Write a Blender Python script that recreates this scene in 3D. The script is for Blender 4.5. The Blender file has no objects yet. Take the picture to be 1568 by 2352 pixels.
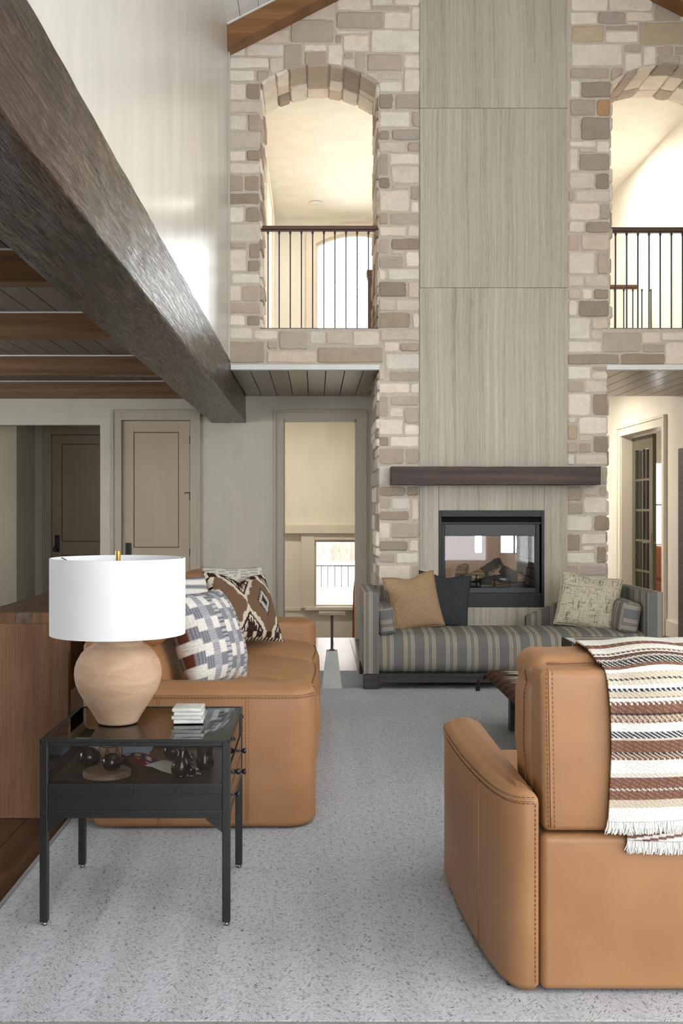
import bpy, bmesh, math, random
from mathutils import Vector, Matrix, Euler, noise as mnoise
random.seed(7)
R = math.radians
scene = bpy.context.scene
C = scene.collection

# ------------------------------------------------------------------ camera
H = 1.34            # lens height
F = 2400.0          # focal length in pixels of the 1568 x 2352 frame
VX, VY = 725.0, 1176.0
cam = bpy.data.cameras.new('camera')
cam.sensor_fit = 'VERTICAL'
cam.sensor_height = 36.0
cam.lens = F / 2352 * 36.0
cam.shift_x = (784 - VX) / 2352
cam.clip_start = 0.05
camo = bpy.data.objects.new('camera', cam)
camo.location = (0, 0, H)
camo.rotation_euler = (R(90), 0, 0)
C.objects.link(camo)
scene.camera = camo

# ------------------------------------------------------------------ sky, windows' daylight, exposure
w = bpy.data.worlds.new('sky')
scene.world = w
w.use_nodes = True
_bg = w.node_tree.nodes['Background']
_bg.inputs['Color'].default_value = (0.955, 0.975, 1.0, 1)
_bg.inputs['Strength'].default_value = 5.2
vs = scene.view_settings
vs.view_transform = 'Standard'
vs.look = 'None'
vs.gamma = 1.0
vs.use_curve_mapping = False
vs.exposure = 0.46
scene.cycles.use_denoising = True
scene.cycles.max_bounces = 6
scene.cycles.diffuse_bounces = 3
scene.cycles.glossy_bounces = 3
scene.cycles.transmission_bounces = 4
scene.cycles.transparent_max_bounces = 12
scene.cycles.use_adaptive_sampling = True
scene.cycles.adaptive_threshold = 0.15
scene.cycles.adaptive_min_samples = 16
scene.cycles.sample_clamp_indirect = 6.0
scene.cycles.caustics_reflective = False
scene.cycles.caustics_refractive = False


def area(name, loc, rot, sx, sy, watts=1.0, col=(1, 1, 1), portal=False, shape='RECTANGLE'):
    l = bpy.data.lights.new(name, 'AREA')
    l.shape = shape
    l.size, l.size_y = sx, sy
    l.energy = watts
    l.color = col
    if portal:
        l.cycles.is_portal = True
    o = bpy.data.objects.new(name, l)
    o.location = loc
    o.rotation_euler = rot
    C.objects.link(o)
    return o


# sky portals in the window openings (they emit nothing, they only guide the sky light in)
area('window_portal_rear', (1.4, -3.08, 2.3), (R(90), 0, R(0)), 4.2, 4.0, portal=True)
area('window_portal_stair', (0.3, 14.08, 0.52), (R(-90), 0, 0), 0.64, 0.92, portal=True)
area('window_portal_landing', (0.554, 14.08, 4.25), (R(-90), 0, 0), 1.1, 1.7, portal=True)
for _x in (2.28, 2.78):
    area('window_portal_den', (_x, 15.06, 1.3), (R(-90), 0, 0), 0.4, 1.0, portal=True)

# ------------------------------------------------------------------ helpers
OFF = {}


def srgb(r, g, b):
    f = lambda c: (c / 255 / 12.92) if c / 255 <= 0.04045 else ((c / 255 + 0.055) / 1.055) ** 2.4
    return (f(r), f(g), f(b), 1)


def P(px, py, Y):
    return (px - VX) * Y / F, H - (py - VY) * Y / F


def X_(px, Y):
    return (px - VX) * Y / F


def Z_(py, Y):
    return H - (py - VY) * Y / F


class MB:
    def __init__(s):
        s.v, s.f, s.c = [], [], []

    def add(s, vf, fn=None):
        v, f = vf
        o = len(s.v)
        s.v += [tuple(fn(Vector(p))) if fn else tuple(p) for p in v]
        s.f += [tuple(i + o for i in q) for q in f]
        return s

    def box(s, x0, x1, y0, y1, z0, z1):
        return s.add(box(x0, x1, y0, y1, z0, z1))

    def rb(s, x0, x1, y0, y1, z0, z1, r=0.003, n=1):
        return s.add(rbox(x0, x1, y0, y1, z0, z1, r, n))

    def tube(s, pts, r, seg=8, closed=False):
        return s.add(tube(pts, r, seg, closed))

    def lathe(s, prof, seg=32, c=(0, 0, 0)):
        return s.add(lathe(prof, seg, c))

    def obj(s, name, mat, parent=None, **k):
        return mk(name, s.v, s.f, mat, parent, **k)


def mk(name, v, f, mat, parent=None, smooth=False, origin=None, uv=None, colors=None, color=None, kind=None, label=None, world=True, auto=None):
    me = bpy.data.meshes.new(name)
    off = Vector((0, 0, 0))
    if parent is not None and world:
        off = OFF.get(parent.name, off)
    o0 = Vector(origin) if origin else Vector((0, 0, 0))
    if parent is None:
        vv = [tuple(Vector(p) - o0) for p in v]
        loc = o0
    else:
        if origin:
            vv = [tuple(Vector(p) - o0) for p in v]
            loc = o0 - off
        else:
            vv = [tuple(Vector(p) - off) for p in v]
            loc = Vector((0, 0, 0))
    me.from_pydata(vv, [], f)
    me.validate()
    if len(f) < 6000:
        bm = bmesh.new()
        bm.from_mesh(me)
        bmesh.ops.recalc_face_normals(bm, faces=bm.faces)
        bm.to_mesh(me)
        bm.free()
    me.materials.append(mat)
    if smooth:
        for p in me.polygons:
            p.use_smooth = True
        if auto:
            try:
                me.set_sharp_from_angle(angle=R(auto))
            except Exception:
                pass
    if uv == 'box' or uv == 'boxswap':
        l = me.uv_layers.new(name='UVMap')
        for p in me.polygons:
            n = p.normal
            a = [abs(n.x), abs(n.y), abs(n.z)]
            k = a.index(max(a))
            for li in p.loop_indices:
                q = me.vertices[me.loops[li].vertex_index].co + loc
                if k == 0:
                    u = (q.y, q.z)
                elif k == 1:
                    u = (q.x, q.z) if uv == 'box' else (q.z, q.x)
                else:
                    u = (q.x, q.y)
                l.data[li].uv = u
    elif callable(uv):
        l = me.uv_layers.new(name='UVMap')
        for p in me.polygons:
            for li in p.loop_indices:
                l.data[li].uv = uv(me.loops[li].vertex_index)
    elif isinstance(uv, list):
        l = me.uv_layers.new(name='UVMap')
        for p in me.polygons:
            for li in p.loop_indices:
                l.data[li].uv = uv[me.loops[li].vertex_index]
    if colors:
        at = me.color_attributes.new('Col', 'FLOAT_COLOR', 'POINT')
        for i, c in enumerate(colors):
            at.data[i].color = c
    ob = bpy.data.objects.new(name, me)
    C.objects.link(ob)
    ob.location = loc
    if parent is not None:
        ob.parent = parent
        OFF[ob.name] = off + loc
    else:
        OFF[ob.name] = loc.copy()
    if color:
        ob.color = color
    if kind:
        ob['kind'] = kind
    if label:
        ob['label'] = label
    return ob


def thing(name, label, cat, loc=(0, 0, 0), rot=(0, 0, 0), group=None):
    o = bpy.data.objects.new(name, None)
    o.empty_display_size = 0.1
    C.objects.link(o)
    o.location = loc
    o.rotation_euler = rot
    o['label'] = label
    o['category'] = cat
    if group:
        o['group'] = group
    OFF[o.name] = Vector(loc)
    return o


def tag(o, label, cat, group=None):
    o['label'] = label
    o['category'] = cat
    if group:
        o['group'] = group
    return o


def struct(o, label=None):
    o['kind'] = 'structure'
    if label:
        o['label'] = label
    return o


def box(x0, x1, y0, y1, z0, z1):
    v = [(x, y, z) for z in (z0, z1) for y in (y0, y1) for x in (x0, x1)]
    f = [(0, 2, 3, 1), (4, 5, 7, 6), (0, 1, 5, 4), (2, 6, 7, 3), (0, 4, 6, 2), (1, 3, 7, 5)]
    return v, f


def rbox(x0, x1, y0, y1, z0, z1, r, n=3, m=(1, 1, 1), fn=None):
    """rounded box; n arc steps per 45 degrees, m inner divisions per axis"""
    hs = [(x1 - x0) / 2, (y1 - y0) / 2, (z1 - z0) / 2]
    c = Vector(((x0 + x1) / 2, (y0 + y1) / 2, (z0 + z1) / 2))
    r = min(r, min(hs) * 0.999)
    ax = []
    for k in range(3):
        i = hs[k] - r
        pos = [i + r * math.tan(R(45.0 * j / n)) for j in range(1, n + 1)]
        mid = [-i + 2 * i * j / m[k] for j in range(m[k] + 1)]
        ax.append([-p for p in reversed(pos)] + mid + pos)
    idx, V, Fc = {}, [], []

    def vid(p):
        key = (round(p[0], 6), round(p[1], 6), round(p[2], 6))
        if key not in idx:
            q = [max(-(hs[k] - r), min(hs[k] - r, p[k])) for k in range(3)]
            d = Vector([p[k] - q[k] for k in range(3)])
            if d.length > 1e-9:
                d = d.normalized() * r
            w_ = Vector(q) + d + c
            if fn:
                w_ = fn(w_)
            idx[key] = len(V)
            V.append(tuple(w_))
        return idx[key]
    for k in range(3):
        a, b = [(1, 2), (2, 0), (0, 1)][k]
        for s in (-1, 1):
            for i in range(len(ax[a]) - 1):
                for j in range(len(ax[b]) - 1):
                    q = []
                    for (ii, jj) in ((i, j), (i + 1, j), (i + 1, j + 1), (i, j + 1)):
                        p = [0, 0, 0]
                        p[k] = s * hs[k]
                        p[a] = ax[a][ii]
                        p[b] = ax[b][jj]
                        q.append(vid(p))
                    if s < 0:
                        q.reverse()
                    Fc.append(tuple(q))
    return V, Fc


def lathe(prof, seg=32, c=(0, 0, 0)):
    v, f = [], []
    for r, z in prof:
        for i in range(seg):
            a = 2 * math.pi * i / seg
            v.append((c[0] + r * math.cos(a), c[1] + r * math.sin(a), c[2] + z))
    for j in range(len(prof) - 1):
        for i in range(seg):
            k = (i + 1) % seg
            f.append((j * seg + i, j * seg + k, (j + 1) * seg + k, (j + 1) * seg + i))
    if prof[0][0] > 1e-6:
        f.append(tuple(reversed(range(seg))))
    if prof[-1][0] > 1e-6:
        o = (len(prof) - 1) * seg
        f.append(tuple(range(o, o + seg)))
    return v, f


def tube(pts, r, seg=8, closed=False):
    pts = [Vector(p) for p in pts]
    n = len(pts)
    rr = r if isinstance(r, (list, tuple)) else [r] * n
    v, f = [], []
    up = None
    for i in range(n):
        if closed:
            t = pts[(i + 1) % n] - pts[i - 1]
        else:
            t = pts[min(i + 1, n - 1)] - pts[max(i - 1, 0)]
        t.normalize()
        if up is None:
            up = Vector((0, 0, 1)) if abs(t.z) < 0.9 else Vector((1, 0, 0))
        a = t.cross(up).normalized()
        b = a.cross(t).normalized()
        up = b
        for k in range(seg):
            th = 2 * math.pi * (k + 0.5) / seg
            v.append(tuple(pts[i] + (a * math.cos(th) + b * math.sin(th)) * rr[i]))
    for i in range(n - 1 if not closed else n):
        j = (i + 1) % n
        for k in range(seg):
            l = (k + 1) % seg
            f.append((i * seg + k, i * seg + l, j * seg + l, j * seg + k))
    if not closed:
        f.append(tuple(reversed(range(seg))))
        f.append(tuple(range((n - 1) * seg, n * seg)))
    return v, f


def prism(poly, axis, a0, a1):
    """extrude a 2-D polygon: axis 'y' -> poly is (x,z); 'x' -> (y,z); 'z' -> (x,y)"""
    def p3(p, a):
        return {'y': (p[0], a, p[1]), 'x': (a, p[0], p[1]), 'z': (p[0], p[1], a)}[axis]
    n = len(poly)
    v = [p3(p, a0) for p in poly] + [p3(p, a1) for p in poly]
    f = [tuple(range(n)), tuple(reversed(range(n, 2 * n)))]
    for i in range(n):
        j = (i + 1) % n
        f.append((j, i, n + i, n + j))
    return v, f


def loft(layers, cap=True):
    n = len(layers[0])
    v = [tuple(p) for L in layers for p in L]
    f = []
    for j in range(len(layers) - 1):
        for i in range(n):
            k = (i + 1) % n
            f.append((j * n + i, j * n + k, (j + 1) * n + k, (j + 1) * n + i))
    if cap:
        f.append(tuple(reversed(range(n))))
        f.append(tuple(range((len(layers) - 1) * n, len(layers) * n)))
    return v, f


def inset(poly, d):
    """shrink a CCW plan polygon by d (vertex normals)"""
    n = len(poly)
    out = []
    for i in range(n):
        a, b, c = Vector(poly[i - 1]), Vector(poly[i]), Vector(poly[(i + 1) % n])
        e1, e2 = (b - a), (c - b)
        if e1.length < 1e-7:
            e1 = e2
        if e2.length < 1e-7:
            e2 = e1
        n1 = Vector((-e1.y, e1.x)).normalized()
        n2 = Vector((-e2.y, e2.x)).normalized()
        m = (n1 + n2)
        m = m.normalized() if m.length > 1e-6 else n1
        k = d / max(0.5, m.dot(n1))
        out.append((b.x + m.x * k, b.y + m.y * k))
    return out


def stitches(path, dash=0.007, gap=0.005, r=0.0012):
    """dashes along a polyline, one mesh"""
    mb = MB()
    pts = [Vector(p) for p in path]
    L = [0]
    for i in range(1, len(pts)):
        L.append(L[-1] + (pts[i] - pts[i - 1]).length)

    def at(s):
        for i in range(1, len(pts)):
            if L[i] >= s:
                t = (s - L[i - 1]) / max(1e-9, L[i] - L[i - 1])
                return pts[i - 1].lerp(pts[i], t)
        return pts[-1]
    s = 0
    while s + dash < L[-1]:
        mb.tube([at(s), at(s + dash)], r, 4)
        s += dash + gap
    return mb


# ------------------------------------------------------------------ materials
class NT:
    def __init__(s, name):
        s.m = bpy.data.materials.new(name)
        s.m.use_nodes = True
        s.t = s.m.node_tree
        s.b = s.t.nodes['Principled BSDF']

    def n(s, typ, ins=None, **props):
        nd = s.t.nodes.new('ShaderNode' + typ)
        for k, v in props.items():
            setattr(nd, k, v)
        for k, v in (ins or {}).items():
            s.set(nd.inputs[k], v)
        return nd

    def set(s, sock, v):
        if isinstance(v, bpy.types.NodeSocket):
            s.t.links.new(v, sock)
        else:
            sock.default_value = v

    def pos(s):
        return s.n('NewGeometry').outputs['Position']

    def objc(s):
        return s.n('TexCoord').outputs['Object']

    def map(s, vec, scale=(1, 1, 1), rot=(0, 0, 0), loc=(0, 0, 0)):
        return s.n('Mapping', {'Vector': vec, 'Scale': scale, 'Rotation': rot, 'Location': loc}).outputs[0]

    def noise(s, vec, scale, detail=3, rough=0.55, dist=0.0):
        return s.n('TexNoise', {'Vector': vec, 'Scale': scale, 'Detail': detail, 'Roughness': rough, 'Distortion': dist}).outputs['Fac']

    def ramp(s, fac, stops, interp='LINEAR'):
        nd = s.n('ValToRGB', {'Fac': fac})
        cr = nd.color_ramp
        cr.interpolation = interp
        while len(cr.elements) < len(stops):
            cr.elements.new(0.5)
        for e, (p, c) in zip(cr.elements, stops):
            e.position = p
            e.color = c if len(c) == 4 else (*c, 1)
        return nd.outputs['Color']

    def mix(s, fac, a, b, mode='MIX'):
        nd = s.n('Mix', data_type='RGBA', blend_type=mode)
        s.set(nd.inputs[0], fac)
        s.set(nd.inputs[6], a)
        s.set(nd.inputs[7], b)
        return nd.outputs[2]

    def math(s, op, a, b=0.0, c=None):
        nd = s.n('Math', operation=op)
        s.set(nd.inputs[0], a)
        s.set(nd.inputs[1], b)
        if c is not None:
            s.set(nd.inputs[2], c)
        return nd.outputs[0]

    def sep(s, vec):
        return s.n('SeparateXYZ', {'Vector': vec}).outputs

    def comb(s, x, y, z):
        return s.n('CombineXYZ', {'X': x, 'Y': y, 'Z': z}).outputs[0]

    def bump(s, h, strength=0.3, dist=0.01, prev=None):
        ins = {'Height': h, 'Strength': strength, 'Distance': dist}
        if prev is not None:
            ins['Normal'] = prev
        return s.n('Bump', ins).outputs[0]

    def out(s, col=None, rough=None, normal=None, metal=None, spec=None, coat=None, **kw):
        for k, v in (('Base Color', col), ('Roughness', rough), ('Normal', normal), ('Metallic', metal), ('Specular IOR Level', spec), ('Coat Weight', coat)):
            if v is not None:
                s.set(s.b.inputs[k], v)
        for k, v in kw.items():
            s.set(s.b.inputs[k.replace('_', ' ')], v)
        return s.m


BLK = (0, 0, 0, 1)
WHT = (1, 1, 1, 1)


def simple(name, col, rough=0.5, var=0.12, vscale=6, bscale=60, bstr=0.08, metal=0, spec=0.5, bdist=0.004):
    t = NT(name)
    p = t.pos()
    n1 = t.noise(p, vscale, 4)
    lo = tuple(c * (1 - var) for c in col[:3]) + (1,)
    hi = tuple(min(1, c * (1 + var)) for c in col[:3]) + (1,)
    c = t.ramp(n1, [(0.3, lo), (0.7, hi)])
    nm = t.bump(t.noise(p, bscale, 3), bstr, bdist)
    return t.out(c, rough, nm, metal, spec)


def wood(name, dark, mid, light, axis='x', scale=1.0, rough=0.45, bstr=0.25, spec=0.5, bdist=0.003, stretch=0.06, ring=9.0, grainmix=0.5):
    t = NT(name)
    p = t.objc()
    inf = t.n('ObjectInfo').outputs['Random']
    sc = [scale * ring] * 3
    k = 'xyz'.index(axis)
    sc[k] = scale * ring * stretch
    off = t.comb(t.math('MULTIPLY', inf, 17.0), t.math('MULTIPLY', inf, 7.3), t.math('MULTIPLY', inf, 11.1))
    v = t.n('VectorMath', {0: t.map(p, tuple(sc)), 1: off}, operation='ADD').outputs[0]
    big = t.noise(v, 1.0, 3, 0.5, 1.2)
    w_ = t.n('TexWave', {'Vector': v, 'Scale': 0.45, 'Distortion': 9.0, 'Detail': 2.0, 'Detail Scale': 0.8}, wave_type='BANDS', bands_direction='XYZ'['xyz'.index(axis) - 1]).outputs['Fac']
    sf = [scale * 160] * 3
    sf[k] = scale * 5
    fine = t.noise(t.map(p, tuple(sf)), 1.0, 2, 0.6)
    g = t.math('ADD', t.math('MULTIPLY', big, 0.78), t.math('MULTIPLY', w_, 0.22))
    c = t.ramp(g, [(0.25, dark), (0.5, mid), (0.75, light)])
    f2 = t.ramp(fine, [(0.35, (0.55, 0.5, 0.47, 1)), (0.6, WHT)])
    c = t.mix(grainmix, c, f2, 'MULTIPLY')
    nm = t.bump(t.math('ADD', fine, t.math('MULTIPLY', w_, 0.4)), bstr, bdist)
    return t.out(c, rough, nm, spec=spec)


def paint(name, col, rough=0.5, streak=0.0, spec=0.4):
    t = NT(name)
    p = t.pos()
    n = t.noise(t.map(p, (3, 3, 0.8)), 1.2, 4, 0.55, 0.4)
    lo = tuple(c * (0.94 - streak) for c in col[:3]) + (1,)
    hi = tuple(min(1, c * (1.04 + streak)) for c in col[:3]) + (1,)
    c = t.ramp(n, [(0.3, lo), (0.7, hi)])
    b = t.bump(t.noise(p, 140, 2), 0.03, 0.003)
    if streak > 0:
        b = t.bump(t.noise(t.map(p, (2.6, 2.6, 0.7)), 1.3, 4, 0.6, 0.6), 0.06, 0.012, b)
    return t.out(c, rough, b, spec=spec)


def stone_mat():
    t = NT('limestone')
    p = t.pos()
    oc = t.n('ObjectInfo').outputs['Color']
    n1 = t.noise(p, 9, 5, 0.6)
    n2 = t.noise(p, 45, 4, 0.65)
    c = t.mix(1.0, oc, t.ramp(n1, [(0.25, (0.88, 0.86, 0.83, 1)), (0.5, (0.98, 0.975, 0.97, 1)), (0.8, (1.08, 1.07, 1.05, 1))]), 'MULTIPLY')
    c = t.mix(0.4, c, t.ramp(n2, [(0.3, (0.78, 0.76, 0.74, 1)), (0.62, WHT)]), 'MULTIPLY')
    vo = t.n('TexVoronoi', {'Vector': p, 'Scale': 55.0}).outputs['Distance']
    pit = t.ramp(vo, [(0.05, (0.55, 0.5, 0.45, 1)), (0.13, WHT)])
    pm = t.ramp(t.noise(p, 5, 2), [(0.55, BLK), (0.68, WHT)])
    c = t.mix(t.math('MULTIPLY', pm, 0.8), c, t.mix(1.0, c, pit, 'MULTIPLY'))
    h = t.math('ADD', t.math('MULTIPLY', n1, 1.6), t.math('MULTIPLY', n2, 0.7))
    return t.out(c, 0.85, t.bump(h, 0.3, 0.012), spec=0.25)


def mortar_mat():
    t = NT('mortar')
    p = t.pos()
    c = t.ramp(t.noise(p, 30, 4), [(0.3, srgb(194, 184, 169)), (0.7, srgb(213, 204, 190))])
    return t.out(c, 0.9, t.bump(t.noise(p, 120, 3), 0.3, 0.006), spec=0.2)


def travertine():
    t = NT('vein_cut_travertine')
    p = t.pos()
    inf = t.n('ObjectInfo').outputs['Random']
    s = t.sep(p)
    warp = t.noise(t.map(p, (1.6, 1, 0.9)), 1.0, 3, 0.5)
    warp2 = t.noise(t.map(p, (14, 1, 5)), 1.0, 3, 0.5)
    x = t.math('ADD', s[0], t.math('ADD', t.math('MULTIPLY', warp, 0.06), t.math('MULTIPLY', warp2, 0.006)))
    v = t.comb(x, t.math('MULTIPLY', inf, 3.0), t.math('MULTIPLY', s[2], 0.012))
    b1 = t.noise(v, 9, 4, 0.6)
    b2 = t.noise(v, 48, 4, 0.7)
    b3 = t.noise(t.comb(x, 0.0, t.math('MULTIPLY', s[2], 0.05)), 150, 2, 0.6)
    g = t.math('ADD', t.math('ADD', t.math('MULTIPLY', b1, 0.28), t.math('MULTIPLY', b2, 0.48)), t.math('MULTIPLY', b3, 0.24))
    c = t.ramp(g, [(0.36, srgb(154, 145, 130)), (0.47, srgb(181, 172, 156)), (0.55, srgb(195, 186, 170)), (0.66, srgb(212, 204, 190))])
    cl = t.noise(p, 4, 5, 0.6)
    c = t.mix(t.ramp(cl, [(0.5, BLK), (0.75, (0.5, 0.5, 0.5, 1))]), c, srgb(190, 184, 170))
    vo = t.n('TexVoronoi', {'Vector': t.map(p, (60, 60, 26)), 'Scale': 1.0}).outputs['Distance']
    c = t.mix(t.ramp(vo, [(0.06, (0.55, 0.55, 0.55, 1)), (0.12, BLK)]), c, srgb(112, 104, 94))
    return t.out(c, 0.5, t.bump(g, 0.1, 0.004), spec=0.35)


def leather():
    t = NT('tan_leather')
    p = t.pos()
    n = t.noise(p, 3.2, 4, 0.55)
    c = t.ramp(n, [(0.3, srgb(156, 112, 75)), (0.7, srgb(170, 126, 86))])
    vo = t.n('TexVoronoi', {'Vector': p, 'Scale': 420.0}).outputs['Distance']
    b = t.bump(vo, 0.10, 0.0015)
    b = t.bump(t.noise(p, 9, 3), 0.10, 0.02, b)
    return t.out(c, t.ramp(n, [(0.3, (0.42,) * 3 + (1,)), (0.7, (0.5,) * 3 + (1,))]), b, spec=0.42)


def rug_mat():
    t = NT('herringbone_rug')
    p = t.pos()
    s = t.sep(p)
    # chevron columns: the flecks follow 45 degree lines that turn over every 0.1 m
    tri_ = t.math('PINGPONG', t.math('ADD', s[0], 20.0), 0.10)
    v = t.comb(s[0], t.math('ADD', s[1], tri_), 0.0)
    fl = t.noise(t.map(v, (75, 300, 1)), 1.0, 1, 0.5)
    row = t.noise(t.map(v, (40, 40, 1)), 1.0, 2, 0.5)
    fleck = t.ramp(fl, [(0.56, BLK), (0.61, WHT)])
    amt = t.math('MULTIPLY', fleck, t.ramp(row, [(0.40, (0.12,) * 3 + (1,)), (0.58, WHT)]))
    yarn = t.noise(t.map(v, (130, 420, 1)), 1.0, 2, 0.6)
    base = t.ramp(yarn, [(0.28, srgb(150, 152, 155)), (0.5, srgb(194, 197, 201)), (0.72, srgb(221, 223, 226))])
    cloud = t.ramp(t.noise(p, 1.7, 3), [(0.3, (0.93, 0.93, 0.94, 1)), (0.7, WHT)])
    base = t.mix(1.0, base, cloud, 'MULTIPLY')
    c = t.mix(t.math('MULTIPLY', amt, 0.86), base, srgb(58, 60, 66))
    h = t.math('SUBTRACT', yarn, t.math('MULTIPLY', amt, 0.7))
    return t.out(c, 0.95, t.bump(h, 0.5, 0.006), spec=0.1)


def stripe_fabric():
    t = NT('ticking_stripe_fabric')
    uvn = t.n('TexCoord').outputs['UV']
    s = t.sep(uvn)
    per = 0.158
    u = t.math('FRACT', t.math('DIVIDE', t.math('ADD', s[0], 10.0), per))
    # two groups of three thin cream lines per repeat
    cols = []
    k = 0.0
    G = srgb(120, 119, 116)
    Cc = srgb(186, 176, 157)
    B = srgb(132, 127, 118)
    stops = [(0.0, G), (0.12, Cc), (0.155, G), (0.185, Cc), (0.22, G), (0.25, Cc), (0.285, B), (0.47, Cc), (0.505, G), (0.535, Cc), (0.57, G), (0.60, Cc), (0.635, G)]
    c = t.ramp(u, stops, 'CONSTANT')
    th = t.noise(t.map(uvn, (140, 900, 1)), 1.0, 2)
    th2 = t.noise(t.map(uvn, (700, 60, 1)), 1.0, 2)
    c = t.mix(0.55, c, t.ramp(t.math('ADD', t.math('MULTIPLY', th, 0.5), t.math('MULTIPLY', th2, 0.5)), [(0.36, (0.62, 0.62, 0.62, 1)), (0.62, (1.15, 1.15, 1.15, 1))]), 'MULTIPLY')
    return t.out(c, 0.9, t.bump(th, 0.25, 0.002), spec=0.15)


def weave(name, c1, c2, sx=350, sy=350, rough=0.92, bstr=0.4, thr=(0.35, 0.65), extra=None):
    t = NT(name)
    uvn = t.n('TexCoord').outputs['UV']
    a = t.noise(t.map(uvn, (sx, sx * 0.12, 1)), 1.0, 2, 0.6)
    b = t.noise(t.map(uvn, (sy * 0.12, sy, 1)), 1.0, 2, 0.6)
    g = t.math('ADD', t.math('MULTIPLY', a, 0.5), t.math('MULTIPLY', b, 0.5))
    c = t.ramp(g, [(thr[0], c1), (thr[1], c2)])
    if extra:
        ca = t.noise(t.map(uvn, (9, 150, 1)), 1.0, 2, 0.5)
        cb = t.noise(t.map(uvn, (150, 9, 1)), 1.0, 2, 0.5)
        c = t.mix(t.ramp(ca, [(0.60, BLK), (0.64, (0.85,) * 3 + (1,))]), c, extra)
        c = t.mix(t.ramp(cb, [(0.60, BLK), (0.64, (0.85,) * 3 + (1,))]), c, extra)
    return t.out(c, rough, t.bump(g, bstr, 0.003), spec=0.12)


def attr_fabric(name, bstr=0.5, sc=260, var=0.45):
    t = NT(name)
    c = t.n('VertexColor', layer_name='Col').outputs['Color']
    uvn = t.n('TexCoord').outputs['UV']
    a = t.noise(t.map(uvn, (sc, sc, 1)), 1.0, 2, 0.6)
    c = t.mix(var, c, t.ramp(a, [(0.33, (0.55, 0.55, 0.56, 1)), (0.62, (1.12, 1.12, 1.12, 1))]), 'MULTIPLY')
    return t.out(c, 0.95, t.bump(a, bstr, 0.003), spec=0.1)


def glass_mat(name, tint=(0.97, 0.985, 0.98, 1), rough=0.0, ior=1.45):
    """thin pane: fresnel reflection over clear transmission, so light passes without caustics"""
    m = bpy.data.materials.new(name)
    m.use_nodes = True
    nt = m.node_tree
    for nd in list(nt.nodes):
        nt.nodes.remove(nd)
    o = nt.nodes.new('ShaderNodeOutputMaterial')
    mx = nt.nodes.new('ShaderNodeMixShader')
    tr = nt.nodes.new('ShaderNodeBsdfTransparent')
    gl = nt.nodes.new('ShaderNodeBsdfGlossy')
    fr = nt.nodes.new('ShaderNodeFresnel')
    fr.inputs['IOR'].default_value = ior
    tr.inputs['Color'].default_value = tint
    gl.inputs['Roughness'].default_value = rough
    nt.links.new(fr.outputs[0], mx.inputs[0])
    nt.links.new(tr.outputs[0], mx.inputs[1])
    nt.links.new(gl.outputs[0], mx.inputs[2])
    nt.links.new(mx.outputs[0], o.inputs[0])
    return m


def emit(name, col, strength):
    t = NT(name)
    t.out(BLK, 0.5)
    t.b.inputs['Emission Color'].default_value = col
    t.b.inputs['Emission Strength'].default_value = strength
    return t.m


def hewn_beam():
    t = NT('hand_hewn_dark_timber')
    p = t.objc()
    v = t.map(p, (10, 0.55, 10))
    big = t.noise(v, 1.0, 4, 0.6, 1.6)
    fib = t.noise(t.map(p, (62, 4.2, 62)), 1.0, 4, 0.65, 1.4)
    knot = t.noise(t.map(p, (9, 3.4, 9)), 1.0, 3, 0.55, 1.0)
    c = t.ramp(big, [(0.3, srgb(38, 25, 15)), (0.52, srgb(64, 44, 28)), (0.75, srgb(98, 71, 48))])
    c = t.mix(0.75, c, t.ramp(fib, [(0.38, (0.36, 0.34, 0.32, 1)), (0.6, (1.1, 1.08, 1.05, 1))]), 'MULTIPLY')
    h = t.math('ADD', t.math('MULTIPLY', fib, 0.8), t.math('ADD', t.math('MULTIPLY', big, 0.8), t.math('MULTIPLY', knot, 1.3)))
    nm = t.bump(h, 1.0, 0.036)
    nc = t.bump(h, 0.22, 0.016)
    return t.out(c, t.ramp(fib, [(0.35, (0.6,) * 3 + (1,)), (0.6, (0.34,) * 3 + (1,))]), nm, spec=0.25, coat=0.45, Coat_Roughness=0.16, Coat_Normal=nc)


M = {}
M['paint'] = paint('greige_wall_paint', srgb(206, 200, 183), 0.42)
M['plaster'] = paint('polished_wall_plaster', srgb(203, 200, 191), 0.26, 0.02, 0.6)
M['trim'] = paint('taupe_trim_paint', srgb(188, 178, 160), 0.4)
M['door'] = paint('taupe_door_paint', srgb(186, 171, 147), 0.42)
M['cream'] = paint('cream_wall_paint', srgb(238, 230, 213), 0.55)
M['creamtrim'] = paint('cream_trim_paint', srgb(230, 221, 203), 0.45)
M['ivory'] = paint('ivory_ceiling_paint', srgb(243, 237, 224), 0.5)
M['white'] = paint('white_trim_paint', srgb(232, 232, 230), 0.4)
M['plank'] = paint('taupe_plank_paint', srgb(150, 138, 122), 0.3, 0.0, 0.5)
M['plankdark'] = paint('grey_plank_paint', srgb(116, 108, 97), 0.45, 0.0, 0.35)
M['groove'] = paint('groove_shadow_gap', srgb(70, 62, 54), 0.8)
M['landing'] = paint('landing_wall_paint', srgb(240, 234, 222), 0.55)
M['stone'] = stone_mat()
M['mortar'] = mortar_mat()
M['slab'] = travertine()
M['beam'] = hewn_beam()
M['joist'] = wood('oak_joist', srgb(90, 66, 42), srgb(118, 88, 57), srgb(140, 107, 72), 'x', 0.8, 0.45, 0.25)
M['rafter'] = wood('oak_rafter', srgb(122, 84, 48), srgb(140, 98, 56), srgb(154, 110, 66), 'x', 0.5, 0.55, 0.15)
M['mantel'] = wood('walnut_mantel', srgb(44, 30, 25), srgb(70, 50, 42), srgb(94, 70, 58), 'x', 1.2, 0.5, 0.4, bdist=0.006)
M['walnut'] = wood('walnut_veneer', srgb(104, 74, 52), srgb(130, 95, 68), srgb(150, 114, 84), 'z', 0.8, 0.45, 0.2)
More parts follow.
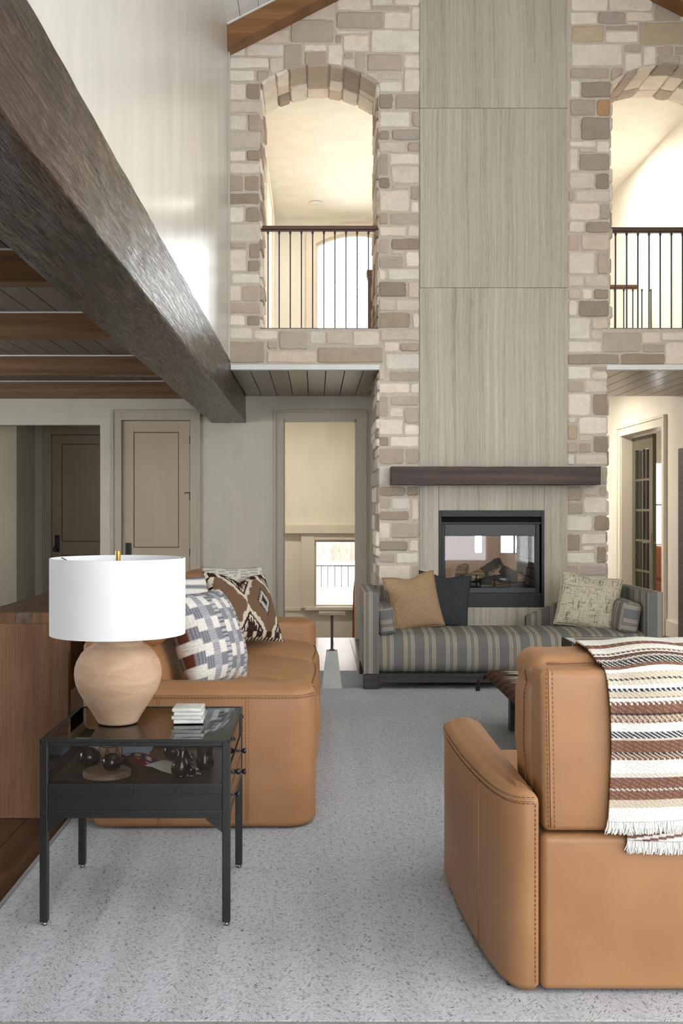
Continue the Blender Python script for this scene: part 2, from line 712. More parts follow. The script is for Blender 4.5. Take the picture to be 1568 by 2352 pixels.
M['walnutY'] = wood('walnut_top', srgb(58, 38, 24), srgb(86, 58, 38), srgb(106, 74, 50), 'y', 0.8, 0.4, 0.2)
M['endgrain'] = wood('walnut_end_grain', srgb(84, 66, 54), srgb(112, 92, 78), srgb(132, 110, 94), 'y', 2.0, 0.6, 0.25)
M['floor'] = wood('dark_walnut_plank', srgb(46, 31, 22), srgb(74, 51, 36), srgb(98, 70, 50), 'y', 0.9, 0.22, 0.2)
M['floorx'] = wood('dark_walnut_cross_plank', srgb(46, 31, 22), srgb(74, 51, 36), srgb(98, 70, 50), 'x', 0.9, 0.3, 0.25)
M['rail'] = wood('brown_handrail', srgb(58, 38, 28), srgb(92, 62, 46), srgb(112, 78, 58), 'x', 1.5, 0.4, 0.2)
M['newel'] = wood('brown_newel', srgb(74, 48, 30), srgb(110, 76, 50), srgb(130, 94, 64), 'z', 1.5, 0.4, 0.2)
M['darkwood'] = wood('espresso_wood', srgb(30, 26, 25), srgb(46, 41, 39), srgb(62, 56, 53), 'x', 1.5, 0.42, 0.2)
M['log'] = wood('tan_ceramic_log', srgb(120, 92, 58), srgb(168, 136, 90), srgb(196, 166, 116), 'x', 2.5, 0.85, 0.6)
M['charred'] = simple('charred_log', srgb(52, 50, 50), 0.9, 0.5, 22, 60, 0.8, bdist=0.012)
M['leather'] = leather()
M['thread'] = simple('brown_thread', srgb(96, 56, 28), 0.7)
M['rug'] = rug_mat()
M['binding'] = simple('grey_rug_binding', srgb(138, 138, 136), 0.9, 0.15, 60, 300, 0.3)
M['stripe'] = stripe_fabric()
M['tan'] = weave('tan_herringbone_linen', srgb(142, 116, 88), srgb(186, 158, 126), 300, 300)
M['char'] = weave('charcoal_linen', srgb(42, 44, 48), srgb(74, 76, 80), 300, 300)
M['tweed'] = weave('cream_tweed', srgb(176, 166, 140), srgb(214, 206, 184), 260, 260, extra=srgb(70, 64, 54))
M['kilim'] = attr_fabric('kilim_wool', 0.6, 150, 0.55)
M['throw'] = attr_fabric('woven_throw', 0.6, 210, 0.5)
M['black'] = simple('black_metal', srgb(22, 23, 25), 0.36, 0.1, 8, 40, 0.05, metal=0.0, spec=0.6)
M['iron'] = simple('dark_iron', srgb(36, 32, 30), 0.4, 0.1, 8, 80, 0.08, spec=0.5)
M['fbox'] = simple('black_steel', srgb(19, 19, 20), 0.48, 0.12, 10, 60, 0.05, spec=0.5)
M['hood'] = simple('grey_steel_hood', srgb(44, 46, 48), 0.4, 0.12, 10, 60, 0.05, spec=0.5)
M['soot'] = simple('soot_black', srgb(12, 12, 12), 0.9, 0.2)
M['firebrick'] = simple('grey_firebrick', srgb(118, 116, 112), 0.85, 0.25, 14, 60, 0.3)
M['brass'] = simple('brass', srgb(176, 140, 70), 0.28, 0.05, metal=1.0)
M['wire'] = simple('dark_wire', srgb(40, 40, 44), 0.4)
M['shade'] = simple('white_linen_shade', srgb(234, 235, 238), 0.85, 0.01, 8, 500, 0.05, spec=0.2)
M['concrete'] = simple('pale_concrete', srgb(172, 174, 166), 0.7, 0.14, 8, 60, 0.15)
M['bronze'] = simple('brushed_bronze', srgb(128, 112, 100), 0.4, 0.2, 20, metal=0.6)
M['marble'] = simple('white_marble', srgb(206, 208, 202), 0.3, 0.14, 22, 40, 0.03)
M['pot'] = simple('black_pottery', srgb(20, 20, 21), 0.16, 0.1, spec=0.6)
M['olla'] = simple('tan_pottery', srgb(196, 164, 124), 0.5)
M['ollapaint'] = simple('brown_pot_paint', srgb(74, 50, 40), 0.5)
M['disc'] = wood('turned_wood', srgb(116, 92, 72), srgb(150, 124, 102), srgb(172, 148, 124), 'x', 2.2, 0.5, 0.2)
M['cord'] = simple('grey_cord', srgb(196, 192, 178), 0.9, 0.2)
M['bluecloth'] = simple('pale_blue_cloth', srgb(176, 198, 222), 0.9, 0.06)
M['caseply'] = wood('case_bottom_board', srgb(34, 29, 27), srgb(48, 41, 38), srgb(60, 52, 48), 'y', 1.4, 0.35, 0.2)
M['glass'] = glass_mat('clear_glass')
M['topglass'] = glass_mat('table_glass', (0.93, 0.96, 0.93, 1), 0.0, 1.7)
M['caseglass'] = glass_mat('case_glass', (0.96, 0.97, 0.97, 1), 0.0, 1.9)
M['fireglass'] = glass_mat('fireplace_glass', (0.96, 0.96, 0.96, 1), 0.02, 1.5)
M['greendoor'] = simple('olive_door_paint', srgb(92, 88, 68), 0.4, 0.06)
M['chrome'] = simple('satin_nickel', srgb(150, 140, 128), 0.35, metal=1.0)
M['leatherorange'] = simple('orange_leather', srgb(176, 96, 40), 0.5)
M['curtain'] = simple('rust_curtain', srgb(190, 112, 70), 0.9)
M['fence'] = wood('overexposed_fence', srgb(140, 118, 108), srgb(166, 142, 130), srgb(190, 168, 156), 'z', 1.0, 0.8, 0.3)  # board brown paled in the colour to imitate overexposed daylight
M['snow'] = simple('pale_ground', srgb(236, 236, 232), 0.9, 0.04)
M['darkwall'] = paint('mauve_brown_panel', srgb(128, 108, 98), 0.45)
M['lamp_emit'] = emit('recessed_lamp', (1.0, 0.93, 0.82, 1), 2.0)


def vase_mat():
    t = NT('rough_clay')
    p = t.objc()
    n = t.noise(t.map(p, (6, 6, 22)), 1.0, 4, 0.6, 0.6)
    c = t.ramp(n, [(0.3, srgb(176, 146, 118)), (0.7, srgb(200, 170, 142))])
    sp = t.noise(p, 130, 2, 0.5)
    c = t.mix(t.ramp(sp, [(0.69, BLK), (0.76, (0.5,) * 3 + (1,))]), c, srgb(222, 198, 168))
    b = t.bump(t.noise(t.map(p, (40, 40, 110)), 1.0, 4, 0.6), 0.35, 0.004)
    return t.out(c, 0.85, b, spec=0.2)


M['clay'] = vase_mat()
# ------------------------------------------------------------------ the room shell
YS, YT, YD = 9.0, 9.72, 11.03      # stone wall front, stone wall back, door wall
XL, XR = -0.745, 3.80
XC = 1.535
ZS = H + 1.2225                    # underside of the soffits
ZF = 2.915                         # landing floor
ZD = 2.855                         # ceiling of the rooms behind
ZC = 2.705                         # low ceiling
ZHC = H + 3.93                     # landing ceiling
EAVE = H + 4.13


def roof(x):
    return EAVE + 0.51 * ((x - XL) if x <= XC else (2 * XC - XL - x))


# floor with its planks
mb = MB()
mb.box(-5.5, 3.95, -3.1, YD, -0.30, -0.02)
mb.box(0.66, 7.6, YD, 16.6, -0.30, -0.02)
mb.box(-5.5, -1.3, YD, 13.3, -0.30, -0.02)
floor = struct(mb.obj('floor', M['floor']), 'dark brown wooden plank floor')
PW = 0.18
rnd = random.Random(3)


def planks(x0, x1, y0, y1, L, mat='floor'):
    k = math.ceil((x0 - 0.01) / PW) - 1
    x = k * PW
    while x < x1 - 0.005:
        a, b = max(x, x0), min(x + PW, x1)
        y = y0 - rnd.random() * L * 0.8
        while y < y1:
            c, d = max(y, y0), min(y + L, y1)
            if d - c > 0.05 and b - a > 0.02:
                MB().box(a + 0.0015, b - 0.0015, c + 0.0015, d - 0.0015, -0.02, rnd.uniform(-0.0008, 0.0)).obj('floor_plank', M[mat], floor, origin=((a + b) / 2, (c + d) / 2, 0))
            y += L
        x += PW


planks(-3.4, -1.02, 2.2, YD, 2.2)
planks(-1.02, 0.54, 8.6, YD + 0.12, 1.7)
planks(2.5, 3.8, 8.6, 15.0, 2.2)
planks(-3.4, 3.7, -3.0, 2.2, 2.6)
planks(-3.6, -2.27, YD, 13.1, 2.2)
planks(-1.02, 3.7, 2.2, 2.80, 2.6)

# --- stone wall: mortar core with arched openings, a flush slab and the firebox opening
AX0, AX1 = -0.48, 0.54             # left arch
AZS, AZT, ASILL = H + 3.6975, H + 3.8625, H + 1.579
ACX, AHW = (AX0 + AX1) / 2, (AX1 - AX0) / 2
ARISE = AZT - AZS
AR = (AHW * AHW + ARISE * ARISE) / (2 * ARISE)
ACZ = AZT - AR
BX0, BX1 = 2 * XC - AX1, 2 * XC - AX0
BCX = (BX0 + BX1) / 2
PX0, PX1 = 0.5475, 2.50            # chimney pier
ZST = H + 1.2675                   # top of the white soffit edge
FX0, FX1, FZ0, FZ1 = 1.0575, 1.961, H - 0.814, H + 0.011


def arch_z(x, cx):
    d = min(AHW, abs(x - cx))
    return ACZ + math.sqrt(max(0.0, AR * AR - d * d))


def cols(mb, x0, x1, zl, zh, y0, y1, n=1):
    for i in range(n):
        a, b = x0 + (x1 - x0) * i / n, x0 + (x1 - x0) * (i + 1) / n
        poly = [(a, zl(a)), (b, zl(b)), (b, zh(b)), (a, zh(a))]
        mb.add(prism(poly, 'y', y0, y1))


mb = MB()
k = lambda z: (lambda x: z)
XR2 = 2 * XC - XL
cols(mb, XL, AX0, k(ZST), roof, YS, YT)
cols(mb, AX0, AX1, k(ZST), k(ASILL), YS, YT)
cols(mb, AX0, AX1, lambda x: arch_z(x, ACX), roof, YS, YT, 24)
cols(mb, AX1, FX0, k(ZST), roof, YS, YT)
cols(mb, PX0, FX0, k(0.0), k(ZST), YS, YT + 0.15)
cols(mb, FX0, FX1, k(0.0), k(FZ0), YS, YT + 0.15)
cols(mb, FX0, FX1, k(FZ1), roof, YS, YT, 2)
cols(mb, FX1, PX1, k(0.0), k(ZST), YS, YT + 0.15)
cols(mb, FX1, BX0, k(ZST), roof, YS, YT)
cols(mb, BX0, BX1, k(ZST), k(ASILL), YS, YT)
cols(mb, BX0, BX1, lambda x: arch_z(x, BCX), roof, YS, YT, 24)
cols(mb, BX1, XR2, k(ZST), roof, YS, YT)
wall_back = struct(mb.obj('wall_back', M['mortar']), 'pale limestone wall with arched openings around a travertine chimney slab')

TONE = {'w': (240, 230, 216), 'l': (222, 210, 195), 'g': (193, 180, 165), 'd': (171, 157, 141), 't': (202, 184, 156), 'o': (192, 158, 124), 'r': (214, 190, 174)}
srnd = random.Random(11)


def stone_pts(u0, v0, u1, v1, dep, rad=0.018, jit=0.005):
    """outline and rings of one rough-faced stone, as (u, v, d) with d out of the wall"""
    rad = min(rad, (u1 - u0) * 0.3, (v1 - v0) * 0.3)
    pts = []
    j = lambda s=1.0: srnd.uniform(-jit, jit) * s
    cs = [(u0, v0, 180), (u1, v0, 270), (u1, v1, 0), (u0, v1, 90)]
    for i, (cx, cz, a0) in enumerate(cs):
        sx = 1 if cx == u0 else -1
        sz = 1 if cz == v0 else -1
        rr = rad * srnd.uniform(0.35, 1.3)
        for t in (0, 45, 90):
            a = R(a0 + t)
            pts.append((cx + sx * rr + rr * math.cos(a) + j(0.5), cz + sz * rr + rr * math.sin(a) + j(0.5)))
        nx, nz, _ = cs[(i + 1) % 4]
        L = abs(nx - cx) + abs(nz - cz)
        m = 1 if L < 0.12 else 2
        for q in range(1, m + 1):
            f = q / (m + 1)
            pts.append((cx + (nx - cx) * f + j(), cz + (nz - cz) * f + j()))
    return pts


def stone_obj(name, pts, dep, mapf, col, parent, clip=None):
    n = len(pts)
    if clip:
        pts = [clip(*p) for p in pts]
    cu = sum(p[0] for p in pts) / n
    cv = sum(p[1] for p in pts) / n
    su = max(0.01, max(p[0] for p in pts) - min(p[0] for p in pts))
    sv = max(0.01, max(p[1] for p in pts) - min(p[1] for p in pts))
    rings = []
    for (shr, d) in ((0.0, -0.012), (0.0, dep * 0.45), (0.009, dep)):
        ku, kv = 1 - 2 * shr / su, 1 - 2 * shr / sv
        rings.append([(cu + (p[0] - cu) * ku, cv + (p[1] - cv) * kv, d if d < 0 else d + srnd.uniform(-0.0012, 0.0012)) for p in pts])
    v = [mapf(*p) for r_ in rings for p in r_]
    f = []
    for q in range(2):
        for i in range(n):
            kk = (i + 1) % n
            f.append((q * n + i, q * n + kk, (q + 1) * n + kk, (q + 1) * n + i))
    v.append(mapf(cu + srnd.uniform(-0.15, 0.15) * su, cv, dep + srnd.uniform(0.0, 0.0015)))
    for i in range(n):
        f.append((2 * n + i, 2 * n + (i + 1) % n, 3 * n))
    return mk(name, v, f, M['stone'], parent, color=col)


def tone(t):
    b = TONE[t]
    k_ = srnd.uniform(-7, 7)
    w_ = srnd.uniform(-3, 3)
    return srgb(*(max(0, min(255, c + k_ + w_ * (1 - i))) for i, c in enumerate(b)))


def clip_arch(x, z):
    for cx in (ACX, BCX):
        if abs(x - cx) < AHW + 0.004 and z > ASILL + 0.2:
            d = math.hypot(x - cx, z - ACZ)
            if z > AZS - 0.05 and d < AR + 0.004:
                if z >= AZS or abs(x - cx) < AHW - 0.02:
                    s_ = (AR + 0.004) / d
                    return cx + (x - cx) * s_, ACZ + (z - ACZ) * s_
    return x, z


STONES = [
 (500, 0, 3.136, """855,-60,1095,75,w 1108,-60,1258,40,w 1270,-60,1458,40,w 1105,47,1380,75,g 1395,50,1458,215,w 855,88,1185,207,g
 1195,90,1385,210,w 560,-20,845,138,l 525,148,835,305,g 200,215,512,310,l 850,220,1088,243,w 845,252,892,310,g 898,255,1088,372,w
 1103,218,1455,380,w 75,335,193,402,w 207,320,470,402,w 478,322,608,500,g 623,322,780,368,w 625,375,785,475,g 795,325,895,478,w
 905,380,975,425,g 898,432,978,500,l 988,380,1060,530,g 1075,392,1325,512,g 1340,397,1457,490,w 75,417,365,490,w 372,415,468,530,l
 75,505,262,585,w 282,508,372,590,g 1072,525,1155,590,l 1170,525,1325,575,l 1338,502,1457,665,w 1162,588,1325,665,w 75,602,198,718,w
 205,602,303,715,d 75,728,303,818,l 75,830,205,938,w 218,825,303,945,g 75,955,303,1070,l 1160,680,1260,785,d 1280,680,1457,785,g
 1165,805,1380,918,w 1398,808,1457,915,g 1160,940,1235,1010,d 1252,935,1455,1010,g 78,1088,198,1158,w 210,1084,303,1160,d
 1160,1024,1350,1098,l 1366,1026,1452,1095,g 82,1175,300,1250,w 1160,1108,1228,1265,g 1240,1108,1452,1188,w 80,1264,180,1380,g
 195,1268,300,1375,d 1250,1200,1450,1322,l 1160,1280,1238,1360,d 1255,1334,1370,1362,l 80,1395,300,1472,d 1160,1372,1375,1525,w
 1387,1340,1450,1440,g 1392,1455,1450,1530,w"""),
 (500, 450, 3.136, """75,82,185,192,w 202,82,303,188,d 75,206,303,330,l 84,342,208,378,g 226,344,303,450,d 78,392,205,545,w 215,465,303,545,d
 72,557,92,635,w 104,562,300,630,w 75,645,165,758,w 175,648,303,760,g 72,772,303,850,g 80,862,195,937,w 208,862,303,937,d
 80,952,245,1030,w 260,972,430,1032,w 80,1046,338,1203,g 355,1046,430,1105,g 443,972,650,1108,g 662,975,772,1068,w 782,975,960,1072,l
 970,978,1158,1078,w 355,1118,705,1203,l 720,1090,1188,1203,g 1160,125,1225,207,g 1240,125,1450,208,g 1160,220,1355,294,w
 1368,222,1450,296,w 1160,310,1230,415,g 1250,308,1450,387,d 1250,399,1325,420,w 1350,400,1450,513,w 1160,438,1335,522,g
 1160,535,1207,607,w 1223,528,1450,607,w 1160,620,1358,727,d 1370,622,1450,738,l 1160,743,1272,830,l 1284,750,1450,828,l
 1160,842,1385,952,d 1402,848,1450,955,w 1172,965,1450,1045,l 1195,1055,1300,1125,w 1312,1058,1450,1120,g 1210,1138,1450,1250,w
 1160,1215,1198,1325,l 1235,1262,1450,1337,g 1160,1348,1378,1422,w 1390,1352,1450,1424,w"""),
 (840, 800, 2.703, """82,298,137,428,g 152,298,328,354,g 153,370,230,430,w 238,368,328,467,g 82,442,228,537,w 242,478,328,540,w
 82,548,142,607,d 152,548,328,612,w 82,622,234,720,g 246,622,328,718,g 82,732,230,846,w 240,732,328,846,g 82,858,242,918,d
 255,858,328,918,d 82,932,152,995,g 164,930,274,998,w 285,932,326,1070,w 82,1010,267,1068,d 82,1082,150,1178,w 160,1085,326,1178,g
 82,1196,258,1258,d 270,1194,326,1262,w 82,1274,177,1332,g 188,1272,326,1336,w 82,1350,275,1440,w 286,1348,326,1440,g
 82,1454,180,1540,d 192,1454,326,1540,w 82,1554,240,1640,w 252,1554,326,1640,g 82,1654,170,1760,g 182,1654,326,1760,l 82,1774,326,1880,w"""),
 (1280, 820, 3.5625, """82,80,270,182,w 288,78,405,112,g 284,124,405,186,w 82,198,212,288,g 226,198,405,288,l 82,303,270,478,w
 288,303,405,474,d 82,496,152,540,w 178,496,405,630,w 82,556,162,676,t 178,642,274,690,l 292,648,412,782,d 76,700,164,786,g 174,702,270,786,g
 78,798,138,884,w 150,800,405,886,l 82,900,350,1046,g 362,898,405,1046,g 74,1060,198,1178,g 212,1058,330,1134,l 344,1058,402,1140,g
 74,1194,204,1286,g 214,1148,400,1278,w 70,1298,282,1428,w 300,1296,402,1424,d 62,1450,180,1586,d 196,1446,396,1534,w 200,1546,300,1584,w
 322,1550,396,1688,d 68,1604,304,1688,w 68,1704,168,1792,g 184,1704,392,1790,g 66,1806,240,1920,w 254,1806,392,1920,l 66,1936,392,2060,g
 66,2074,200,2190,w 214,2074,392,2190,d 66,2204,392,2330,l"""),
 (1200, 0, 4.261, """472,-80,828,107,w 846,-80,1272,107,w 1288,-20,1405,38,d 1290,52,1535,207,g 1545,90,1720,207,w 470,122,728,237,w 738,120,1002,235,g
 1018,120,1275,203,w 1020,217,1120,240,w 475,252,792,413,t 808,252,1125,295,g 808,308,1125,416,w 1142,220,1640,440,t 470,430,975,654,w
 992,438,1164,514,g 996,524,1164,700,w 1178,456,1302,680,w 1318,456,1474,535,g 1488,458,1640,535,g 1318,550,1535,660,g 462,670,842,772,g
 862,668,985,800,g 466,792,558,958,w 572,802,858,954,d 460,974,710,1134,g 724,974,852,1134,o 460,1150,556,1368,l
 568,1150,852,1368,d 460,1382,714,1442,w 552,1454,712,1496,l 724,1382,850,1494,w 460,1462,540,1668,w 552,1508,848,1668,d
 450,1686,698,1852,l 714,1700,846,1852,d 445,1865,505,1972,g 518,1866,844,1978,l 456,1990,744,2152,w 756,1996,848,2152,g"""),
 (1200, 480, 4.261, """447,122,604,232,w 616,124,852,232,d 445,248,555,408,r 572,248,845,408,l 447,424,700,640,w 732,428,838,640,g 442,658,592,766,l
 604,655,838,768,l 445,778,568,886,l 580,784,680,884,w 696,786,838,884,d 445,896,534,1054,w 548,898,838,1054,d 445,1068,658,1280,w
 672,1068,838,1178,l 672,1190,772,1280,l 442,1298,768,1406,w 784,1206,1158,1402,g 1170,1206,1344,1314,w 1360,1206,1660,1292,w
 1172,1324,1386,1404,g 1396,1306,1660,1518,w 440,1422,938,1524,d 958,1418,1388,1524,d"""),
]
sk = YS / F
rects = []
for ox, oy, sc_, txt in STONES:
    for w_ in txt.split():
        a, b, c, d, t_ = w_.split(',')
        x0, x1 = ((float(q) / sc_ + ox - VX) * sk for q in (a, c))
        z1, z0 = (H - (float(q) / sc_ + oy - VY) * sk for q in (b, d))
        rects.append((x0, z0, x1, z1, t_))
for (x0, z0, x1, z1, t_) in list(rects):       # beyond the photograph's right edge the wall mirrors
    m0, m1 = 2 * XC - x1, 2 * XC - x0
    if m0 > 3.19 or (x1 < 0.52 and m0 > 3.09 and z1 < ASILL + 0.05 and m0 > 3.2):
        rects.append((m0, z0, m1, z1, t_))
for (x0, z0, x1, z1, t_) in rects:
    if x1 - x0 < 0.015 or z0 > roof((x0 + x1) / 2):
        continue
    dep = srnd.uniform(0.006, 0.015)
    stone_obj('stone', stone_pts(x0 + 0.002, z0 + 0.002, x1 - 0.002, z1 - 0.002, dep), dep, lambda u, v, d: (u, YS - d, v), tone(t_), wall_back, clip_arch)
# stones above the frame up to the ridge
for (xa, xb, za) in ((0.0, 0.86, 6.0), (2.2, 3.1, 6.0)):
    z = H + 4.50
    while z < roof(XC):
        hh = srnd.uniform(0.12, 0.2)
        x = xa
        while x < xb - 0.05:
            ww = min(srnd.uniform(0.2, 0.5), xb - x)
            if roof(x) > z + hh and roof(x + ww) > z + hh and (z > H + 4.52):
                stone_obj('stone', stone_pts(x, z, x + ww - 0.015, z + hh - 0.015, 0.015), 0.015, lambda u, v, d: (u, YS - d, v), tone(srnd.choice('wwlgd')), wall_back)
            x += ww
        z += hh


def reveal(xe, sgn, z0, z1, y0, y1):
    z = z0
    while z < z1 - 0.03:
        hh = min(srnd.uniform(0.07, 0.16), z1 - z)
        ys = [y0, y0 + (y1 - y0) * srnd.uniform(0.4, 0.65), y1]
        for a, b in zip(ys, ys[1:]):
            dep = srnd.uniform(0.006, 0.03)
            stone_obj('reveal_stone', stone_pts(a + 0.003, z + 0.004, b - 0.003, z + hh - 0.004, dep, 0.02, 0.006), dep, lambda u, v, d: (xe + sgn * d, u, v), tone(srnd.choice('wlgd')), wall_back)
        z += hh


reveal(AX0, 1, ASILL, AZS, YS, YT)
reveal(AX1, -1, ASILL, AZS, YS, YT)
reveal(PX0, -1, 0.02, ZS - 0.02, YS, YT + 0.15)
reveal(BX0, 1, ASILL, AZS, YS, YT)
reveal(PX1, 1, 0.02, ZS - 0.02, YS, YT + 0.15)
HALF = math.asin(AHW / AR)
for cx in (ACX, BCX):
    ths = [-1, -0.72, -0.5, -0.2, 0.16, 0.4, 0.68, 1]
    for a, b in zip(ths, ths[1:]):
        cuts = [0, srnd.uniform(0.25, 0.42), srnd.uniform(0.55, 0.8), 1]
        if b - a > 0.27 and srnd.random() < 0.4:
            cuts = [0, srnd.uniform(0.5, 0.8), 1]
        for c, d in zip(cuts, cuts[1:]):
            dep = srnd.uniform(0.008, 0.03)
            f_ = lambda u, v, q: (cx + (AR - q) * math.sin(u / AR), v, ACZ + (AR - q) * math.cos(u / AR))
            stone_obj('arch_stone', stone_pts(a * HALF * AR + 0.004, YS + (YT - YS) * c + 0.004, b * HALF * AR - 0.004, YS + (YT - YS) * d - 0.004, dep, 0.02, 0.007), dep, f_, tone(srnd.choice('wwlgd')), wall_back)

# travertine slab pieces around the firebox
SX0, SX1 = X_(963.5, YS), X_(1302, YS)
zz = [roof(XC) - 0.02, Z_(250.5, YS), Z_(662, YS), Z_(1108, YS)]
for a, b in zip(zz, zz[1:]):
    mb = MB()
    if a > 6:
        mb.add(prism([(SX0, b + 0.0015), (SX1, b + 0.0015), (SX1, roof(SX1) - 0.03), (XC, a), (SX0, roof(SX0) - 0.03)], 'y', YS - 0.02, YS + 0.01))
    else:
        mb.add(rbox(SX0, SX1, YS - 0.02, YS + 0.01, b + 0.0015, a - 0.0015, 0.002, 1))
    mb.obj('travertine_panel', M['slab'], wall_back)
ZM = Z_(1108, YS) - 0.0015
for (a, b, c, d) in ((SX0, FX0 - 0.0015, FZ0 - 0.003, ZM), (FX1 + 0.0015, SX1, FZ0 - 0.003, ZM), (FX0, FX1, FZ1 + 0.004, ZM), (SX0, SX1, 0.02, FZ0 - 0.0045)):
    MB().rb(a, b, YS - 0.02, YS + 0.01, c, d, 0.002).obj('travertine_panel', M['slab'], wall_back)

# --- upper left wall on the big timber
mb = MB()
mb.box(XL - 0.2, XL, -3.1, YT, 2.64, EAVE + 0.02)
mb.rb(XL - 0.001, XL + 0.012, YS - 0.10, YS - 0.001, 2.64, EAVE - 0.05, 0.003)
struct(mb.obj('wall_left', M['plaster']), 'tall pale plaster wall above the dark timber')

# --- big hand-hewn timber
mb = MB()
x0, x1, z0, z1, y0, y1 = -1.099, -0.736, H + 0.938, H + 1.316, -3.0, YD - 0.005


def hew(p):
    q = Vector((p.x * 5, p.y * 0.9, p.z * 5))
    q2 = Vector((p.x * 16, p.y * 4.0, p.z * 16))
    n = Vector((mnoise.noise(q + Vector((3, 1, 7))), 0, mnoise.noise(q + Vector((9, 5, 2))))) * 0.004
    n += Vector((mnoise.noise(q2), 0, mnoise.noise(q2 + Vector((4, 4, 4))))) * 0.004
    return p + n


mb.add(rbox(x0, x1, y0, y1, z0, z1, 0.012, 2, (14, 360, 14), hew))
tag(mb.obj('timber_beam', M['beam'], smooth=True, origin=((x0 + x1) / 2, y0, z0)), 'massive dark hand-hewn timber beam running under the tall plaster wall', 'beam')

# --- low ceiling of the side area, joists and planks
mb = MB().box(-5.5, -1.05, -3.1, YD, ZC + 0.02, ZC + 0.2)
ceiling = struct(mb.obj('ceiling', M['groove']), 'low grey plank ceiling of the side area')
x = -1.06
while x > -5.4:
    MB().rb(x - 0.172, x - 0.003, -3.0, YD, ZC, ZC + 0.022, 0.003).obj('ceiling_plank', M['plankdark'], ceiling)
    x -= 0.175
for y_, lab in ((5.42, 'light brown oak ceiling joist nearest the camera, highest in view'), (7.13, 'oak ceiling joist second from the camera beside the dark timber'), (9.10, 'oak ceiling joist third from the camera beside the dark timber'), (10.88, 'darker oak ceiling joist against the wall above the doors')):
    mb = MB().rb(-5.45, -1.09, y_, y_ + 0.14, H + 1.194, ZC + 0.001, 0.006)
    j_ = tag(mb.obj('ceiling_joist', M['joist'], origin=(-3.2, y_, H + 1.194)), lab, 'joist', 'oak joists of the low ceiling')
    MB().box(-5.45, -1.09, y_ - 0.012, y_, ZC - 0.008, ZC).obj('trim_strip', M['white'], j_)

# --- soffits either side of the chimney: white edge, planks
for (a, b, n_) in ((XL + 0.012, PX0, 'left'), (PX1, XR, 'right')):
    mb = MB().box(a, b, YS + 0.02, YD, ZS + 0.025, ZST)
    s_ = struct(mb.obj('soffit_' + n_, M['groove']), 'painted plank soffit %s of the chimney' % n_)
    MB().rb(a, b, YS - 0.02, YS + 0.06, ZS, ZST, 0.003).obj('edge_board', M['white'], s_)
    x = a
    while x < b - 0.02:
        e = min(x + 0.164, b)
        MB().rb(x + 0.003, e - 0.003, YS + 0.06, YD, ZS, ZS + 0.025, 0.003).obj('soffit_plank', M['plank'], s_)
        x = e

# --- door wall with the tall opening, a door and the passage opening
T0, T1 = X_(651, YD), X_(818, YD)
TZ = Z_(965, YD)
D0, D1 = X_(279, YD), X_(437, YD)
O0, O1, OZ = -3.6, X_(230, YD), Z_(976, YD)
WT = 0.13
mb = MB()
mb.box(-5.5, O0, YD, YD + WT, 0, ZC + 0.05)
mb.box(O0, O1, YD, YD + WT, OZ, ZC + 0.05)
mb.box(O1, D0, YD, YD + WT, 0, ZC + 0.05)
mb.box(D0, D1, YD, YD + WT, TZ, ZC + 0.05)
mb.box(D1, T0, YD, YD + WT, 0, ZC + 0.05)
mb.box(T0, T1, YD, YD + WT, TZ, ZC + 0.05)
mb.box(T1, 0.66, YD, YD + WT, 0, ZC + 0.05)
struct(mb.obj('wall_back_left', M['paint']), 'pale greige wall with a door and a tall cased opening')


def casing(name, a, b, ztop, y, w_, mat, lab):
    """three boards with a raised outer band round an opening in a wall facing the camera"""
    t_ = bpy.data.objects.new(name, None)
    C.objects.link(t_)
    OFF[t_.name] = Vector((0, 0, 0))
    struct(t_, lab)
    for nm, (x0, x1, z0, z1), band in (
            ('side_board', (a - w_, a, 0, ztop + w_), (a - w_, a - w_ + 0.028)),
            ('side_board', (b, b + w_, 0, ztop + w_), (b + w_ - 0.028, b + w_)),
            ('head_board', (a, b, ztop, ztop + w_), None)):
        MB().rb(x0, x1, y - 0.018, y, z0, z1, 0.002).obj(nm, mat, t_)
        if band:
            MB().rb(band[0], band[1], y - 0.032, y - 0.018, z0, z1, 0.003).obj('back_band', mat, t_)
    MB().rb(a - w_ + 0.028, b + w_ - 0.028, y - 0.032, y - 0.018, ztop + w_ - 0.028, ztop + w_, 0.003).obj('back_band', mat, t_)
    return t_


casing('trim_1', D0, D1, TZ, YD, 0.107, M['trim'], 'taupe casing around the panelled door')
casing('trim_2', T0, T1, TZ, YD, 0.107, M['trim'], 'grey casing around the tall opening beside the chimney')
# jamb lining of the tall opening
mb = MB()
mb.box(T0 - 0.001, T0 + 0.012, YD, YD + WT, 0, TZ)
mb.box(T1 - 0.012, T1 + 0.001, YD, YD + WT, 0, TZ)
mb.box(T0, T1, YD, YD + WT, TZ - 0.012, TZ + 0.001)
struct(mb.obj('trim_3', M['trim']))


